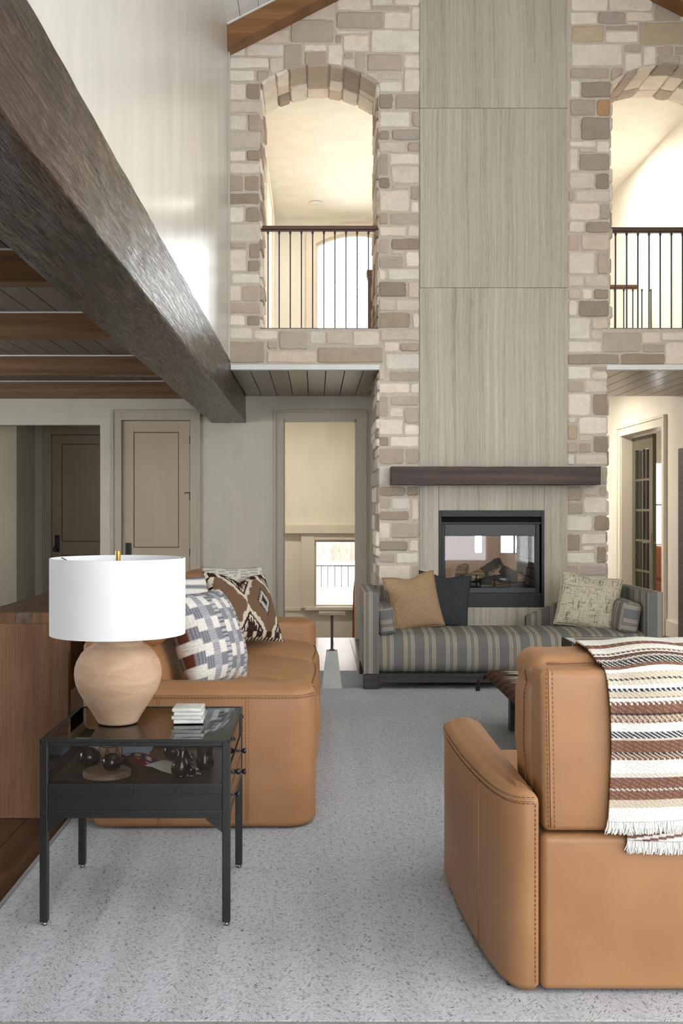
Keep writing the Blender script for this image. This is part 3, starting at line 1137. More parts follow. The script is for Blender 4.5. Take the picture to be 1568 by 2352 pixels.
def panel_door(name, a, b, ztop, y, lab, splits, st=0.118):
    """flush stiles and rails with recessed panels; splits = list of (z0,z1) panel heights"""
    t_ = bpy.data.objects.new(name, None)
    C.objects.link(t_)
    OFF[t_.name] = Vector((0, 0, 0))
    struct(t_, lab)
    m_ = M['door']
    MB().rb(a, a + st, y, y + 0.04, 0.012, ztop, 0.002).obj('stile', m_, t_)
    MB().rb(b - st, b, y, y + 0.04, 0.012, ztop, 0.002).obj('stile', m_, t_)
    zs = [0.012]
    for z0, z1 in splits:
        zs += [z0, z1]
    zs.append(ztop)
    for i in range(0, len(zs), 2):
        MB().rb(a + st, b - st, y, y + 0.04, zs[i], zs[i + 1], 0.002).obj('rail', m_, t_)
    for z0, z1 in splits:
        MB().box(a + st, b - st, y + 0.012, y + 0.03, z0, z1).obj('groove', M['groove'], t_)
        MB().rb(a + st + 0.007, b - st - 0.007, y + 0.006, y + 0.028, z0 + 0.007, z1 - 0.007, 0.003).obj('panel', m_, t_)
    return t_


dd = panel_door('door_1', D0 + 0.006, D1 - 0.006, TZ - 0.006, YD + 0.02, 'taupe panelled door with black handle plate behind the sofa', [(0.26, 0.86), (Z_(1258, YD), Z_(992, YD))])
MB().rb(D0 + 0.04, D0 + 0.10, YD + 0.008, YD + 0.02, Z_(1300, YD), Z_(1247, YD), 0.003).obj('handle_plate', M['black'], dd)
for py in (1011, 1140, 1268):
    mb = MB().tube([(D1 - 0.004, YD + 0.012, Z_(py + 9, YD)), (D1 - 0.004, YD + 0.012, Z_(py - 9, YD))], 0.008, 8)
    hg = mb.obj('hinge', M['black'], dd)
    if py == 1140:
        MB().tube([(D1 - 0.01, YD + 0.01, Z_(1131.5, YD)), (D1 - 0.035, YD - 0.015, Z_(1132, YD)), (D1 - 0.062, YD - 0.02, Z_(1132, YD))], 0.005, 6).obj('door_stop', M['black'], hg)
# passage behind the left opening
YP = 13.1
mb = MB()
mb.box(-5.5, X_(97, YP) - 0.001, YP, YP + 0.1, 0, 2.6)
mb.box(X_(97, YP) - 0.001, -1.3, YP, YP + 0.1, Z_(998, YP), 2.6)
mb.box(-2.10, -1.3, YP, YP + 0.1, -0.1, Z_(998, YP))
mb.box(-4.6, -1.2, YP + 0.08, YP + 0.14, -0.1, 0.01)  # unseen sill strip added to stop sky leaking under the door
mb.box(-1.34, -1.2, YD + WT, YP, 0, 2.6)
mb.box(X_(97, YP), -1.3, YP + 0.10, YP + 0.14, -0.1, 2.6)  # unseen closure added behind the door to block sky light
mb.box(-4.6, X_(38, 12.3), 12.3, YP, 0, 2.6)
struct(mb.obj('wall_passage', M['paint']), 'dim passage wall seen through the left opening')
struct(MB().box(-4.6, -1.2, YD + WT, YP, 2.5, 2.6).obj('ceiling_passage', M['paint']))
casing('trim_4', X_(118, YP), -2.10, Z_(998, YP), YP, 0.107, M['trim'], 'taupe casing of the door in the passage')
dd = panel_door('door_2', X_(118, YP) + 0.006, -2.106, Z_(998, YP) - 0.006, YP + 0.02, 'taupe panelled door at the end of the dim passage', [(0.26, 0.80), (Z_(1244, YP), Z_(1019, YP))])
pl = MB().rb(X_(125, YP), X_(136, YP), YP + 0.008, YP + 0.02, Z_(1268, YP), Z_(1229, YP), 0.003).obj('handle_plate', M['black'], dd)
MB().add(rbox(X_(122, YP), X_(133, YP), YP - 0.03, YP + 0.01, Z_(1268, YP), Z_(1256, YP), 0.02, 2)).obj('knob', M['black'], pl, smooth=True)

# --- stairwell room beyond the tall opening (lower floor)
YW = 14.0
WX0, WX1, WZ0, WZ1 = X_(722, YW), 0.62, Z_(1393, YW), Z_(1240, YW)
mb = MB()
mb.box(-1.2, WX0, YW, YW + 0.12, -1.0, ZD)
mb.box(WX0, WX1, YW, YW + 0.12, WZ1, ZD)
mb.box(WX0, WX1, YW, YW + 0.12, -1.0, WZ0)
mb.box(WX1, 0.78, YW, YW + 0.12, -1.0, ZD)
mb.box(0.66, 0.78, YT + 0.15, YW, -1.0, ZD)
mb.box(-1.3, -1.2, YD + WT, YW, -1.0, ZD)
mb.box(-1.2, 0.66, YD, YD + WT, -1.0, -0.02)
struct(mb.obj('wall_stair', M['cream']), 'cream wall of the sunken room beyond the tall opening')
struct(MB().box(-1.2, 0.66, YD + WT, YW, -1.1, -1.0).obj('floor_stair', M['floor']))
mb = MB()
mb.rb(-1.2, 0.66, YW - 0.10, YW, Z_(1225, YW), Z_(1205, YW), 0.004)
mb.rb(X_(691, YW), WX0, YW - 0.06, YW, WZ0 - 0.02, Z_(1225, YW), 0.004)
mb.rb(X_(700, YW), WX1, YW - 0.09, YW, WZ0 - 0.045, WZ0, 0.004)
mb.rb(WX0, WX1, YW - 0.05, YW, WZ1, Z_(1225, YW), 0.004)
mb.rb(-1.2, X_(691, YW), YW - 0.02, YW, WZ0 - 0.06, WZ0 - 0.02, 0.004)
struct(mb.obj('trim_5', M['creamtrim']))
wn = bpy.data.objects.new('window_1', None)
C.objects.link(wn)
OFF[wn.name] = Vector((0, 0, 0))
struct(wn, 'bright window of the sunken room with a fence outside')
mb = MB()
mb.box(WX0, WX0 + 0.025, YW + 0.03, YW + 0.07, WZ0, WZ1)
mb.box(WX1 - 0.025, WX1, YW + 0.03, YW + 0.07, WZ0, WZ1)
mb.box(WX0 + 0.025, WX1 - 0.025, YW + 0.03, YW + 0.07, WZ1 - 0.03, WZ1)
mb.box(WX0 + 0.025, WX1 - 0.025, YW + 0.03, YW + 0.07, WZ0, WZ0 + 0.02)
mb.obj('window_frame', M['creamtrim'], wn)
MB().box(WX0 + 0.02, WX1 - 0.02, YW + 0.045, YW + 0.05, WZ0 + 0.02, WZ1 - 0.03).obj('pane', M['glass'], wn)
# curtain beside that window, just inside the opening
mb = MB()
pts = []
nn = 26
L_ = []
for side in (0, 1):
    row = []
    for i in range(nn + 1):
        t_ = i / nn
        row.append((t_, 0.02 * math.sin(t_ * 26) + (0.006 if side else 0)))
    L_.append(row)
poly = L_[0] + list(reversed(L_[1]))
lay = []
for z_, sw in ((-0.5, 1.0), (0.3, 0.9), (0.75, 0.55), (0.98, 0.35)):
    lay.append([(0.60 - sw * 0.13 + p[0] * sw * 0.13, 13.55 + p[1], z_) for p in poly])
mb.add(loft(lay))
tag(mb.obj('curtain', M['curtain'], origin=(0.55, 13.55, -0.5)), 'rust coloured curtain hanging at the right of the sunken room window', 'curtain')

# outside that window: ground, railing, board fence
gy_ = [(14.3, -0.75), (15.2, -0.55), (17.0, 0.12), (20.0, 0.40), (34.0, 0.6)]
mb = MB()
for (a, za), (b_, zb) in zip(gy_, gy_[1:]):
    mb.add(prism([(a, -1.3), (b_, -1.3), (b_, zb), (a, za)], 'x', -6, 0.62 if b_ < 15.3 else 3.7))
struct(mb.obj('ground', M['snow']), 'pale snowy ground rising outside the sunken room')
fn = thing('board_fence', 'glare-paled brown board fence outside the sunken room window', 'fence', (0.5, 20.0, 0.40))
x = -1.5
while x < 2.6:
    MB().rb(x, x + 0.145, 20.0, 20.03, 0.40, 1.75 + rnd.uniform(-0.02, 0.02), 0.004).obj('board', M['fence'], fn)
    x += 0.15
MB().box(-1.5, 2.6, 20.03, 20.08, 0.55, 0.65).obj('rail', M['fence'], fn)
rl = thing('garden_railing', 'thin dark metal railing in front of the board fence', 'railing', (0.5, 17.0, 0.12))
MB().box(-0.8, 2.0, 16.99, 17.02, 0.455, 0.475).obj('rail', M['iron'], rl)
x = -0.8
while x < 2.0:
    MB().box(x, x + 0.014, 17.0, 17.014, 0.12, 0.455).obj('bar', M['iron'], rl)
    x += 0.11

# --- landing (upper hall) behind the arches
mb = MB()
mb.box(-0.95, 3.95, YT - 0.6, YD + 0.1, ZST + 0.02, ZF)
mb.box(-1.3, 3.95, YD + 0.1, 15.2, ZD, ZF)
struct(mb.obj('floor_landing', M['landing']), 'landing floor behind the arches')
LX0, LX1 = -0.54, 3.66
WCX, WHW = 0.554, 0.554
WSZ, WTZ, WBZ = H + 3.588, H + 3.733, H + 2.15
wr = (WHW ** 2 + (WTZ - WSZ) ** 2) / (2 * (WTZ - WSZ))


def warch(x, extra=0.0):
    d = abs(x - WCX)
    r_ = wr + extra
    return (WTZ - wr) + math.sqrt(max(0, r_ * r_ - d * d))


mb = MB()
mb.box(LX0 - 0.1, LX0, YT, 14.1, ZF, ZHC)
mb.box(LX1, LX1 + 0.1, YT, 14.1, ZF, ZHC)
mb.box(LX0, WCX - WHW, 14.0, 14.12, ZF, ZHC)
mb.box(WCX + WHW, LX1, 14.0, 14.12, ZF, ZHC)
mb.box(WCX - WHW, WCX + WHW, 14.0, 14.12, ZF, WBZ)
cols(mb, WCX - WHW, WCX + WHW, warch, k(ZHC), 14.0, 14.12, 16)
struct(mb.obj('wall_landing', M['landing']), 'cream walls of the landing behind the arches')
struct(MB().box(LX0 - 0.1, LX1 + 0.1, YT, 14.12, ZHC, ZHC + 0.1).obj('ceiling_landing', M['ivory']), 'pale landing ceiling')
# arched casing + window
wn = bpy.data.objects.new('window_2', None)
C.objects.link(wn)
OFF[wn.name] = Vector((0, 0, 0))
struct(wn, 'bright arched landing window seen through the left arch')
mb = MB()
n_ = 20
cw = 0.13
inner = [(WCX - WHW, WBZ)] + [(WCX - WHW + 2 * WHW * i / n_, warch(WCX - WHW + 2 * WHW * i / n_)) for i in range(n_ + 1)] + [(WCX + WHW, WBZ)]
outer = [(WCX - WHW - cw, WBZ)] + [(WCX + (WHW + cw) * (-1 + 2 * i / n_), warch(WCX + WHW * (-1 + 2 * i / n_)) + cw) for i in range(n_ + 1)] + [(WCX + WHW + cw, WBZ)]
for i in range(len(inner) - 1):
    mb.add(prism([inner[i], inner[i + 1], outer[i + 1], outer[i]], 'y', 13.97, 14.0))
mb.obj('window_casing', M['creamtrim'], wn)
fi = [(WCX + (p[0] - WCX) * 0.955, p[1] - 0.03) for p in inner]
mb = MB()
for i in range(len(inner) - 1):
    mb.add(prism([fi[i], fi[i + 1], inner[i + 1], inner[i]], 'y', 14.03, 14.07))
mb.obj('window_frame', M['creamtrim'], wn)
MB().add(prism(fi, 'y', 14.048, 14.052)).obj('pane', M['glass'], wn)
# cased doorway on the landing's left wall
t_ = bpy.data.objects.new('trim_6', None)
C.objects.link(t_)
OFF[t_.name] = Vector((0, 0, 0))
struct(t_, 'cream door casing on the landing wall')
for (a, b, c, d) in ((11.2, 11.32, ZF, ZF + 2.1), (12.7, 12.82, ZF, ZF + 2.1)):
    MB().rb(LX0, LX0 + 0.02, a, b, c, d, 0.003).obj('side_board', M['creamtrim'], t_)
MB().rb(LX0, LX0 + 0.02, 11.2, 12.82, ZF + 2.1, ZF + 2.22, 0.003).obj('head_board', M['creamtrim'], t_)
MB().rb(LX0, LX0 + 0.006, 11.32, 12.7, ZF, ZF + 2.1, 0.002).obj('door_leaf', M['ivory'], t_)
# recessed light
rc = thing('recessed_light', 'small round recessed light in the landing ceiling', 'ceiling light', (0.0, 13.27, ZHC))
MB().lathe([(0.062, -0.004), (0.085, -0.012), (0.088, -0.002), (0.062, 0.0)], 28, (0, 13.27, ZHC)).obj('trim_ring', M['white'], rc, smooth=True)
MB().lathe([(0.0, -0.003), (0.06, -0.003)], 28, (0, 13.27, ZHC)).obj('lens', M['lamp_emit'], rc)
area('landing_lamp_light', (0.0, 13.27, ZHC - 0.02), (0, 0, 0), 0.12, 0.12, 3, (1.0, 0.93, 0.83), shape='DISK')
for q, (x_, y_) in enumerate(((1.3, 11.0), (2.9, 11.5))):  # unseen downlights added to brighten the landing
    rc = thing('recessed_light', ['added unseen recessed landing light above the chimney', 'added unseen recessed landing light over the right stair head'][q], 'ceiling light', (x_, y_, ZHC))
    MB().lathe([(0.062, -0.004), (0.085, -0.012), (0.088, -0.002), (0.062, 0.0)], 28, (x_, y_, ZHC)).obj('trim_ring', M['white'], rc, smooth=True)
    MB().lathe([(0.0, -0.003), (0.06, -0.003)], 28, (x_, y_, ZHC)).obj('lens', M['lamp_emit'], rc)
    area('landing_lamp_light', (x_, y_, ZHC - 0.02), (0, 0, 0), 0.12, 0.12, 36, (1.0, 0.95, 0.88), shape='DISK')
# warm lamps of the sunken room and the den (ceiling fittings of those rooms)
for (nm, x_, y_, z_, wt, lab) in (('ceiling_light', -0.35, 12.3, ZD, 26, 'flush ceiling light of the sunken room'), ('ceiling_light', 2.6, 12.6, ZD, 55, 'flush ceiling light of the room behind the fireplace'), ('ceiling_light', 5.6, 13.2, ZD, 40, 'flush ceiling light of the room beyond the glazed door')):
    rc = thing(nm, lab, 'ceiling light', (x_, y_, z_))
    MB().lathe([(0.10, -0.03), (0.12, -0.03), (0.12, 0.0), (0.10, 0.0)], 24, (x_, y_, z_)).obj('rim', M['white'], rc)
    MB().lathe([(0.0, -0.02), (0.10, -0.02)], 24, (x_, y_, z_)).obj('lens', M['lamp_emit'], rc)
    area('room_lamp_light', (x_, y_, z_ - 0.035), (0, 0, 0), 0.2, 0.2, wt, (1.0, 0.92, 0.80), shape='DISK')


def railing(name, lab, x0, x1, y, zb, zt, xs, base=True, hr=0.021):
    t_ = thing(name, lab, 'railing', ((x0 + x1) / 2, y, zb))
    MB().rb(x0, x1, y - 0.03, y + 0.03, zt - 0.034, zt, 0.008, 2).obj('handrail', M['rail'], t_)
    MB().rb(x0, x1, y - 0.018, y + 0.018, zt - 0.044, zt - 0.034, 0.002).obj('fillet_strip', M['rail'], t_)
    if base:
        MB().rb(x0, x1, y - 0.03, y + 0.03, zb, zb + 0.012, 0.003).obj('bottom_rail', M['rail'], t_)
    for xx in xs:
        mb = MB().box(xx - 0.0055, xx + 0.0055, y - 0.0055, y + 0.0055, zb + 0.012, zt - 0.044)
        mb.rb(xx - 0.009, xx + 0.009, y - 0.009, y + 0.009, zt - 0.066, zt - 0.044, 0.002)
        mb.obj('baluster', M['iron'], t_)
    return t_


yr = 9.06
railing('railing', 'iron balustrade with brown handrail across the left arch', AX0 - 0.004, AX1 + 0.006, yr, ASILL, Z_(520, yr), [X_(p, yr) for p in (615.4, 641, 666.5, 692, 717.8, 743.6, 768.8, 794.3, 819.8, 845.7)])
railing('railing', 'iron balustrade with brown handrail across the right arch', BX0 - 0.01, BX1 - 0.01, yr, ASILL, Z_(523.5, yr), [X_(1413 + 25.65 * i, yr) for i in range(10)])
railing('railing', 'low stair balustrade on the landing behind the right arch', 2.70, 3.50, 11.4, ZF, Z_(655, 11.4), [X_(1432 + 20.8 * i, 11.4) for i in range(-4, 6)], False)


def newel(x, y, zt, w_, lab):
    t_ = thing('newel_post', lab, 'newel post', (x, y, ZF))
    MB().rb(x - w_, x + w_, y - w_, y + w_, ZF, zt - 0.06, 0.004).obj('post', M['newel'], t_)
    MB().rb(x - w_ - 0.012, x + w_ + 0.012, y - w_ - 0.012, y + w_ + 0.012, zt - 0.085, zt - 0.06, 0.006).obj('collar', M['newel'], t_)
    MB().rb(x - w_ - 0.018, x + w_ + 0.018, y - w_ - 0.018, y + w_ + 0.018, zt - 0.06, zt, 0.01).obj('cap', M['newel'], t_)


newel(X_(855, 10.5), 10.5, Z_(622, 10.5), 0.042, 'dark newel post at the right edge of the left arch')
newel(X_(1558, 11.3), 11.3, Z_(624, 11.3), 0.058, 'brown square newel post on the landing behind the right arch')

# --- great room roof, rafters against the stone wall
for nm, (a, b) in (('ceiling_roof_left', (XL - 0.2, XC)), ('ceiling_roof_right', (XC, 2 * XC - XL + 0.2))):
    mb = MB().add(prism([(a, roof(a)), (b, roof(b)), (b, roof(b) + 0.15), (a, roof(a) + 0.15)], 'y', -3.1, YT))
    rf = struct(mb.obj(nm, M['groove']), 'sloping pale plank ceiling')
    n_ = 16
    for i in range(n_):
        p0, p1 = a + (b - a) * i / n_ + 0.002, a + (b - a) * (i + 1) / n_ - 0.002
        MB().add(prism([(p0, roof(p0) - 0.02), (p1, roof(p1) - 0.02), (p1, roof(p1)), (p0, roof(p0))], 'y', -3.0, YS - 0.002)).obj('ceiling_plank', M['white'], rf)
for s_, lab in ((-1, 'brown rafter timber sloping along the left half of the stone gable'), (1, 'brown rafter timber sloping along the right half of the stone gable')):
    a = XC + s_ * (XC - XL) * 0.999
    mb = MB().add(prism([(a, roof(a) - 0.215), (XC, roof(XC) - 0.215), (XC, roof(XC) - 0.022), (a, roof(a) - 0.022)], 'y', YS - 0.21, YS - 0.024))
    tag(mb.obj('rafter', M['rafter'], origin=(XC, YS - 0.1, roof(XC))), lab, 'rafter', 'gable rafters')
    a1 = a + s_ * -0.001
    c_ = MB().add(prism([(a, roof(a) - 0.034), (XC, roof(XC) - 0.034), (XC, roof(XC) - 0.021), (a, roof(a) - 0.021)], 'y', YS - 0.226, YS - 0.21)).obj('trim_%d' % (8 if s_ < 0 else 9), M['white'])
    struct(c_)

# --- right wall with windows (out of frame, upper row added for light) and the cased opening with a glazed door
E0, E1, EZ = 11.44, 13.0, 2.28
mb = MB()
zt_ = roof(XR) + 0.1
WY = [(-2.2, 0.5), (0.8, 3.5), (3.8, 6.5)]
WZ = [(0.35, 2.55), (3.3, 4.2)]
zlev = [0, WZ[0][0], WZ[0][1], WZ[1][0], WZ[1][1], zt_]
ylev = [-3.1] + [y for p in WY for y in p] + [YS]
for i in range(len(ylev) - 1):
    for j in range(len(zlev) - 1):
        if not (i % 2 == 1 and j % 2 == 1 and not (i == 5 and j == 1)):
            mb.box(XR, XR + 0.15, ylev[i], ylev[i + 1], zlev[j], zlev[j + 1])
mb.box(XR, XR + 0.15, YS, E0, 0, ZD)
mb.box(XR, XR + 0.15, E0, E1, EZ, ZD)
mb.box(XR, XR + 0.15, E1, 15.1, 0, ZD)
struct(mb.obj('wall_right', M['cream']), 'cream wall with a cased opening right of the chimney')
for q, (a, b) in enumerate(WY):
    for r_, (z0_, z1_) in enumerate(WZ):
        if q == 2 and r_ == 0:
            continue
        wn = bpy.data.objects.new('window_%d' % (10 + q * 2 + r_), None)
        C.objects.link(wn)
        OFF[wn.name] = Vector((0, 0, 0))
        struct(wn, 'tall window in the right wall' if r_ == 0 else 'unseen clerestory window added high in the right wall for light')
        for (y0, y1, z0, z1) in ((a, a + 0.06, z0_, z1_), (b - 0.06, b, z0_, z1_), (a + 0.06, b - 0.06, z0_, z0_ + 0.06), (a + 0.06, b - 0.06, z1_ - 0.06, z1_), ((a + b) / 2 - 0.025, (a + b) / 2 + 0.025, z0_ + 0.06, z1_ - 0.06)):
            MB().box(XR + 0.04, XR + 0.1, y0, y1, z0, z1).obj('window_bar', M['white'], wn)
        area('window_portal_side', (XR + 0.14, (a + b) / 2, (z0_ + z1_) / 2), (0, R(90), 0), z1_ - z0_, b - a, portal=True)
# rear wall with a wide glazed opening
mb = MB()
gx0, gx1, gz0, gz1 = -0.7, 3.5, 0.3, 4.3
zr = roof(XC) + 0.2
mb.box(-5.5, gx0, -3.1, -2.98, 0, 3.0)
mb.box(XL - 0.2, gx0, -3.1, -2.98, 3.0, roof(gx0))
mb.box(gx0, gx1, -3.1, -2.98, 0, gz0)
cols(mb, gx0, gx1, k(gz1), lambda x: roof(x) + 0.1, -3.1, -2.98, 2)
mb.box(gx1, 3.95, -3.1, -2.98, 0, roof(gx1) + 0.1)
struct(mb.obj('wall_rear', M['paint']), 'rear wall with a wide window')
wn = bpy.data.objects.new('window_5', None)
C.objects.link(wn)
OFF[wn.name] = Vector((0, 0, 0))
struct(wn, 'wide window in the rear wall')
mb = MB()
for i in range(4):
    x = gx0 + (gx1 - gx0 - 0.07) * i / 3
    mb.box(x, x + 0.07, -3.08, -3.02, gz0, gz1)
for z in (gz0, 2.5, gz1 - 0.07):
    mb.box(gx0, gx1, -3.075, -3.025, z, z + 0.07)
mb.obj('window_frame', M['white'], wn)
mb = MB()
for (y0_, y1_, z0_, z1_) in ((-3.1, 3.6, 0, 3.0), (3.6, 8.6, 0, 0.6), (3.6, 8.6, 2.4, 3.0), (8.6, YP + 0.1, 0, 3.0)):
    mb.box(-5.6, -5.45, y0_, y1_, z0_, z1_)
struct(mb.obj('wall_side', M['paint']), 'far side wall with an added wide window')
wn = bpy.data.objects.new('window_9', None)  # out-of-view window added to light the joists and door wall
C.objects.link(wn)
OFF[wn.name] = Vector((0, 0, 0))
struct(wn, 'unseen wide window added to light the side area')
for (y0_, y1_, z0_, z1_) in ((3.6, 3.66, 0.6, 2.4), (8.54, 8.6, 0.6, 2.4), (6.07, 6.13, 0.66, 2.34), (3.66, 8.54, 0.6, 0.66), (3.66, 8.54, 2.34, 2.4)):
    MB().box(-5.55, -5.49, y0_, y1_, z0_, z1_).obj('window_bar', M['white'], wn)
area('window_portal_far', (-5.59, 6.1, 1.5), (0, R(-90), 0), 1.8, 5.0, portal=True)

# casing round the right opening (on the wall face X = XR)
t_ = bpy.data.objects.new('trim_7', None)
C.objects.link(t_)
OFF[t_.name] = Vector((0, 0, 0))
struct(t_, 'cream casing of the glazed door opening')
cw = 0.12
for (a, b, c, d, nm) in ((E0 - cw, E0, 0, EZ + cw, 'side_board'), (E1, E1 + cw, 0, EZ + cw, 'side_board'), (E0, E1, EZ, EZ + cw, 'head_board')):
    MB().rb(XR - 0.02, XR, a, b, c, d, 0.002).obj(nm, M['creamtrim'], t_)
MB().rb(XR - 0.036, XR - 0.02, E0 - cw, E0 - cw + 0.03, 0, EZ + cw, 0.003).obj('back_band', M['creamtrim'], t_)
MB().rb(XR - 0.036, XR - 0.02, E1 + cw - 0.03, E1 + cw, 0, EZ + cw, 0.003).obj('back_band', M['creamtrim'], t_)
MB().rb(XR - 0.036, XR - 0.02, E0 - cw + 0.03, E1 + cw - 0.03, EZ + cw - 0.03, EZ + cw, 0.003).obj('back_band', M['creamtrim'], t_)
for (a, b) in ((E1 - 0.012, E1 + 0.001), (E0 - 0.001, E0 + 0.012)):
    MB().box(XR - 0.001, XR + 0.151, a, b, 0, EZ).obj('jamb', M['creamtrim'], t_)
struct(MB().rb(XR - 0.018, XR, 10.9, E0 - cw, 0, 0.175, 0.004).obj('baseboard_right', M['creamtrim']))
# glazed door leaf (far leaf shut, near leaf away)
LY0, LY1, LX, LZ = 12.2, 12.98, 3.93, 2.255
dr = bpy.data.objects.new('door_3', None)
C.objects.link(dr)
OFF[dr.name] = Vector((0, 0, 0))
struct(dr, 'olive green glazed door with ten panes in the right opening')
g_ = M['greendoor']
MB().rb(LX, LX + 0.045, LY0, LY0 + 0.13, 0.02, LZ, 0.003).obj('stile', g_, dr)
MB().rb(LX, LX + 0.045, LY1 - 0.11, LY1, 0.02, LZ, 0.003).obj('stile', g_, dr)
MB().rb(LX, LX + 0.045, LY0 + 0.13, LY1 - 0.11, LZ - 0.16, LZ, 0.003).obj('rail', g_, dr)
MB().rb(LX, LX + 0.045, LY0 + 0.13, LY1 - 0.11, 0.02, 0.26, 0.003).obj('rail', g_, dr)
ya, yb, za, zb = LY0 + 0.13, LY1 - 0.11, 0.26, LZ - 0.16
ym = (ya + yb) / 2
MB().rb(LX + 0.008, LX + 0.037, ym - 0.014, ym + 0.014, za, zb, 0.003).obj('muntin', g_, dr)
for i in range(5):
    z0, z1 = za + (zb - za) * i / 5, za + (zb - za) * (i + 1) / 5
    if i:
        for (p, q) in ((ya, ym - 0.014), (ym + 0.014, yb)):
            MB().rb(LX + 0.008, LX + 0.037, p, q, z0 - 0.014, z0 + 0.014, 0.003).obj('muntin', g_, dr)
    for (p, q) in ((ya, ym), (ym, yb)):
        MB().box(LX + 0.02, LX + 0.025, p + 0.005, q - 0.005, z0 + 0.005, z1 - 0.005).obj('pane', M['glass'], dr)
pl = MB().rb(LX - 0.008, LX, LY0 + 0.03, LY0 + 0.075, 0.86, 1.10, 0.002).obj('handle_plate', M['chrome'], dr)
MB().tube([(LX - 0.005, LY0 + 0.052, 0.98), (LX - 0.05, LY0 + 0.052, 0.98), (LX - 0.055, LY0 + 0.16, 0.98)], 0.009, 8).obj('lever', M['chrome'], pl)
MB().lathe([(0.0, 0), (0.012, 0.0), (0.012, 0.004), (0, 0.004)], 12).obj('latch', M['brass'], dr, world=False).matrix_local = Matrix.Translation((LX + 0.022, LY0 - 0.0005, 0.98)) @ Matrix.Rotation(R(90), 4, 'X')
# dark wood door on the right wall nearer the room
dr = bpy.data.objects.new('door_4', None)
C.objects.link(dr)
OFF[dr.name] = Vector((0, 0, 0))
struct(dr, 'dark walnut door at the right edge')
MB().rb(XR - 0.03, XR, 10.05, 10.88, 0.0, 2.0, 0.004).obj('leaf', M['mantel'], dr)
# den behind the fireplace and the room beyond the glazed door
d0, d1, d2, d3 = X_(1089, 15), X_(1109.5, 15), X_(1149, 15), X_(1197, 15)
zs_, zt2 = 0.74, 1.85
mb = MB()
mb.box(0.66, d0, 15.0, 15.12, 0, ZD)
mb.box(d1, d2, 15.0, 15.12, 0, ZD)
mb.box(d3, 3.8, 15.0, 15.12, 0, ZD)
for (a, b) in ((d0, d1), (d2, d3)):
    mb.box(a, b, 15.0, 15.12, 0, zs_)
    mb.box(a, b, 15.0, 15.12, zt2, ZD)
struct(mb.obj('wall_den', M['darkwall']), 'brown panelled wall of the room behind the fireplace')
for q, (a, b) in enumerate(((d0, d1), (d2, d3))):
    wn = bpy.data.objects.new('window_%d' % (6 + q), None)
    C.objects.link(wn)
    OFF[wn.name] = Vector((0, 0, 0))
    struct(wn, 'narrow bright window seen through the fireplace')
    mb = MB()
    for (x0, x1, z0, z1) in ((a, a + 0.012, zs_, zt2), (b - 0.012, b, zs_, zt2), (a, b, zs_, zs_ + 0.012), (a, b, zt2 - 0.012, zt2)):
        mb.box(x0, x1, 15.03, 15.07, z0, z1)
    if q:
        xm = X_(1182, 15)
        mb.box(xm - 0.012, xm + 0.012, 15.03, 15.07, zs_, zt2)
    mb.obj('window_frame', M['black'], wn)
mb = MB()
w0, w1 = 5.12, 6.1
mb.box(3.95, w0, 16.5, 16.6, 0, ZD)
mb.box(w1, 7.6, 16.5, 16.6, 0, ZD)
mb.box(w0, w1, 16.5, 16.6, 0, 0.8)
mb.box(w0, w1, 16.5, 16.6, 2.15, ZD)
mb.box(7.5, 7.6, 10.9, 16.6, 0, ZD)
mb.box(3.95, 7.6, 10.9, 11.0, 0, ZD)
mb.box(3.85, 3.95, 15.1, 16.6, 0, ZD)
struct(mb.obj('wall_study', M['cream']), 'cream wall of the room beyond the glazed door')
struct(MB().box(3.9, 7.6, 10.9, 16.6, ZD, ZD + 0.1).obj('ceiling_study', M['ivory']))
wn = bpy.data.objects.new('window_8', None)
C.objects.link(wn)
OFF[wn.name] = Vector((0, 0, 0))
struct(wn, 'bright window beyond the glazed door')
mb = MB()
for (x0, x1, z0, z1) in ((w0, w0 + 0.04, 0.8, 2.15), (w1 - 0.04, w1, 0.8, 2.15), (w0, w1, 0.8, 0.84), (w0, w1, 2.11, 2.15), (w0, w1, 1.44, 1.47)):
    mb.box(x0, x1, 16.53, 16.57, z0, z1)
mb.obj('window_frame', M['white'], wn)
area('window_portal_study', (5.6, 16.59, 1.47), (R(-90), 0, 0), 0.95, 1.3, portal=True)
# ------------------------------------------------------------------ rug
RZ = 0.014
mb = MB().rb(-1.055, 3.55, 2.722, 8.72, 0.0, RZ, 0.004)
rug = thing('rug', 'large pale grey flecked herringbone rug with grey bound edge', 'rug', (1.2, 5.7, 0))
mb.obj('pile', M['rug'], rug)
for (a, b, c, d, nm) in ((-1.075, 3.57, 2.70, 2.723, 'end_binding'), (-1.075, 3.57, 8.719, 8.74, 'end_binding'), (-1.075, -1.054, 2.723, 8.719, 'side_binding'), (3.549, 3.57, 2.723, 8.719, 'side_binding')):
    MB().rb(a, b, c, d, 0.0, RZ, 0.006, 2).obj(nm, M['binding'], rug)
G = RZ          # furniture stands on the rug

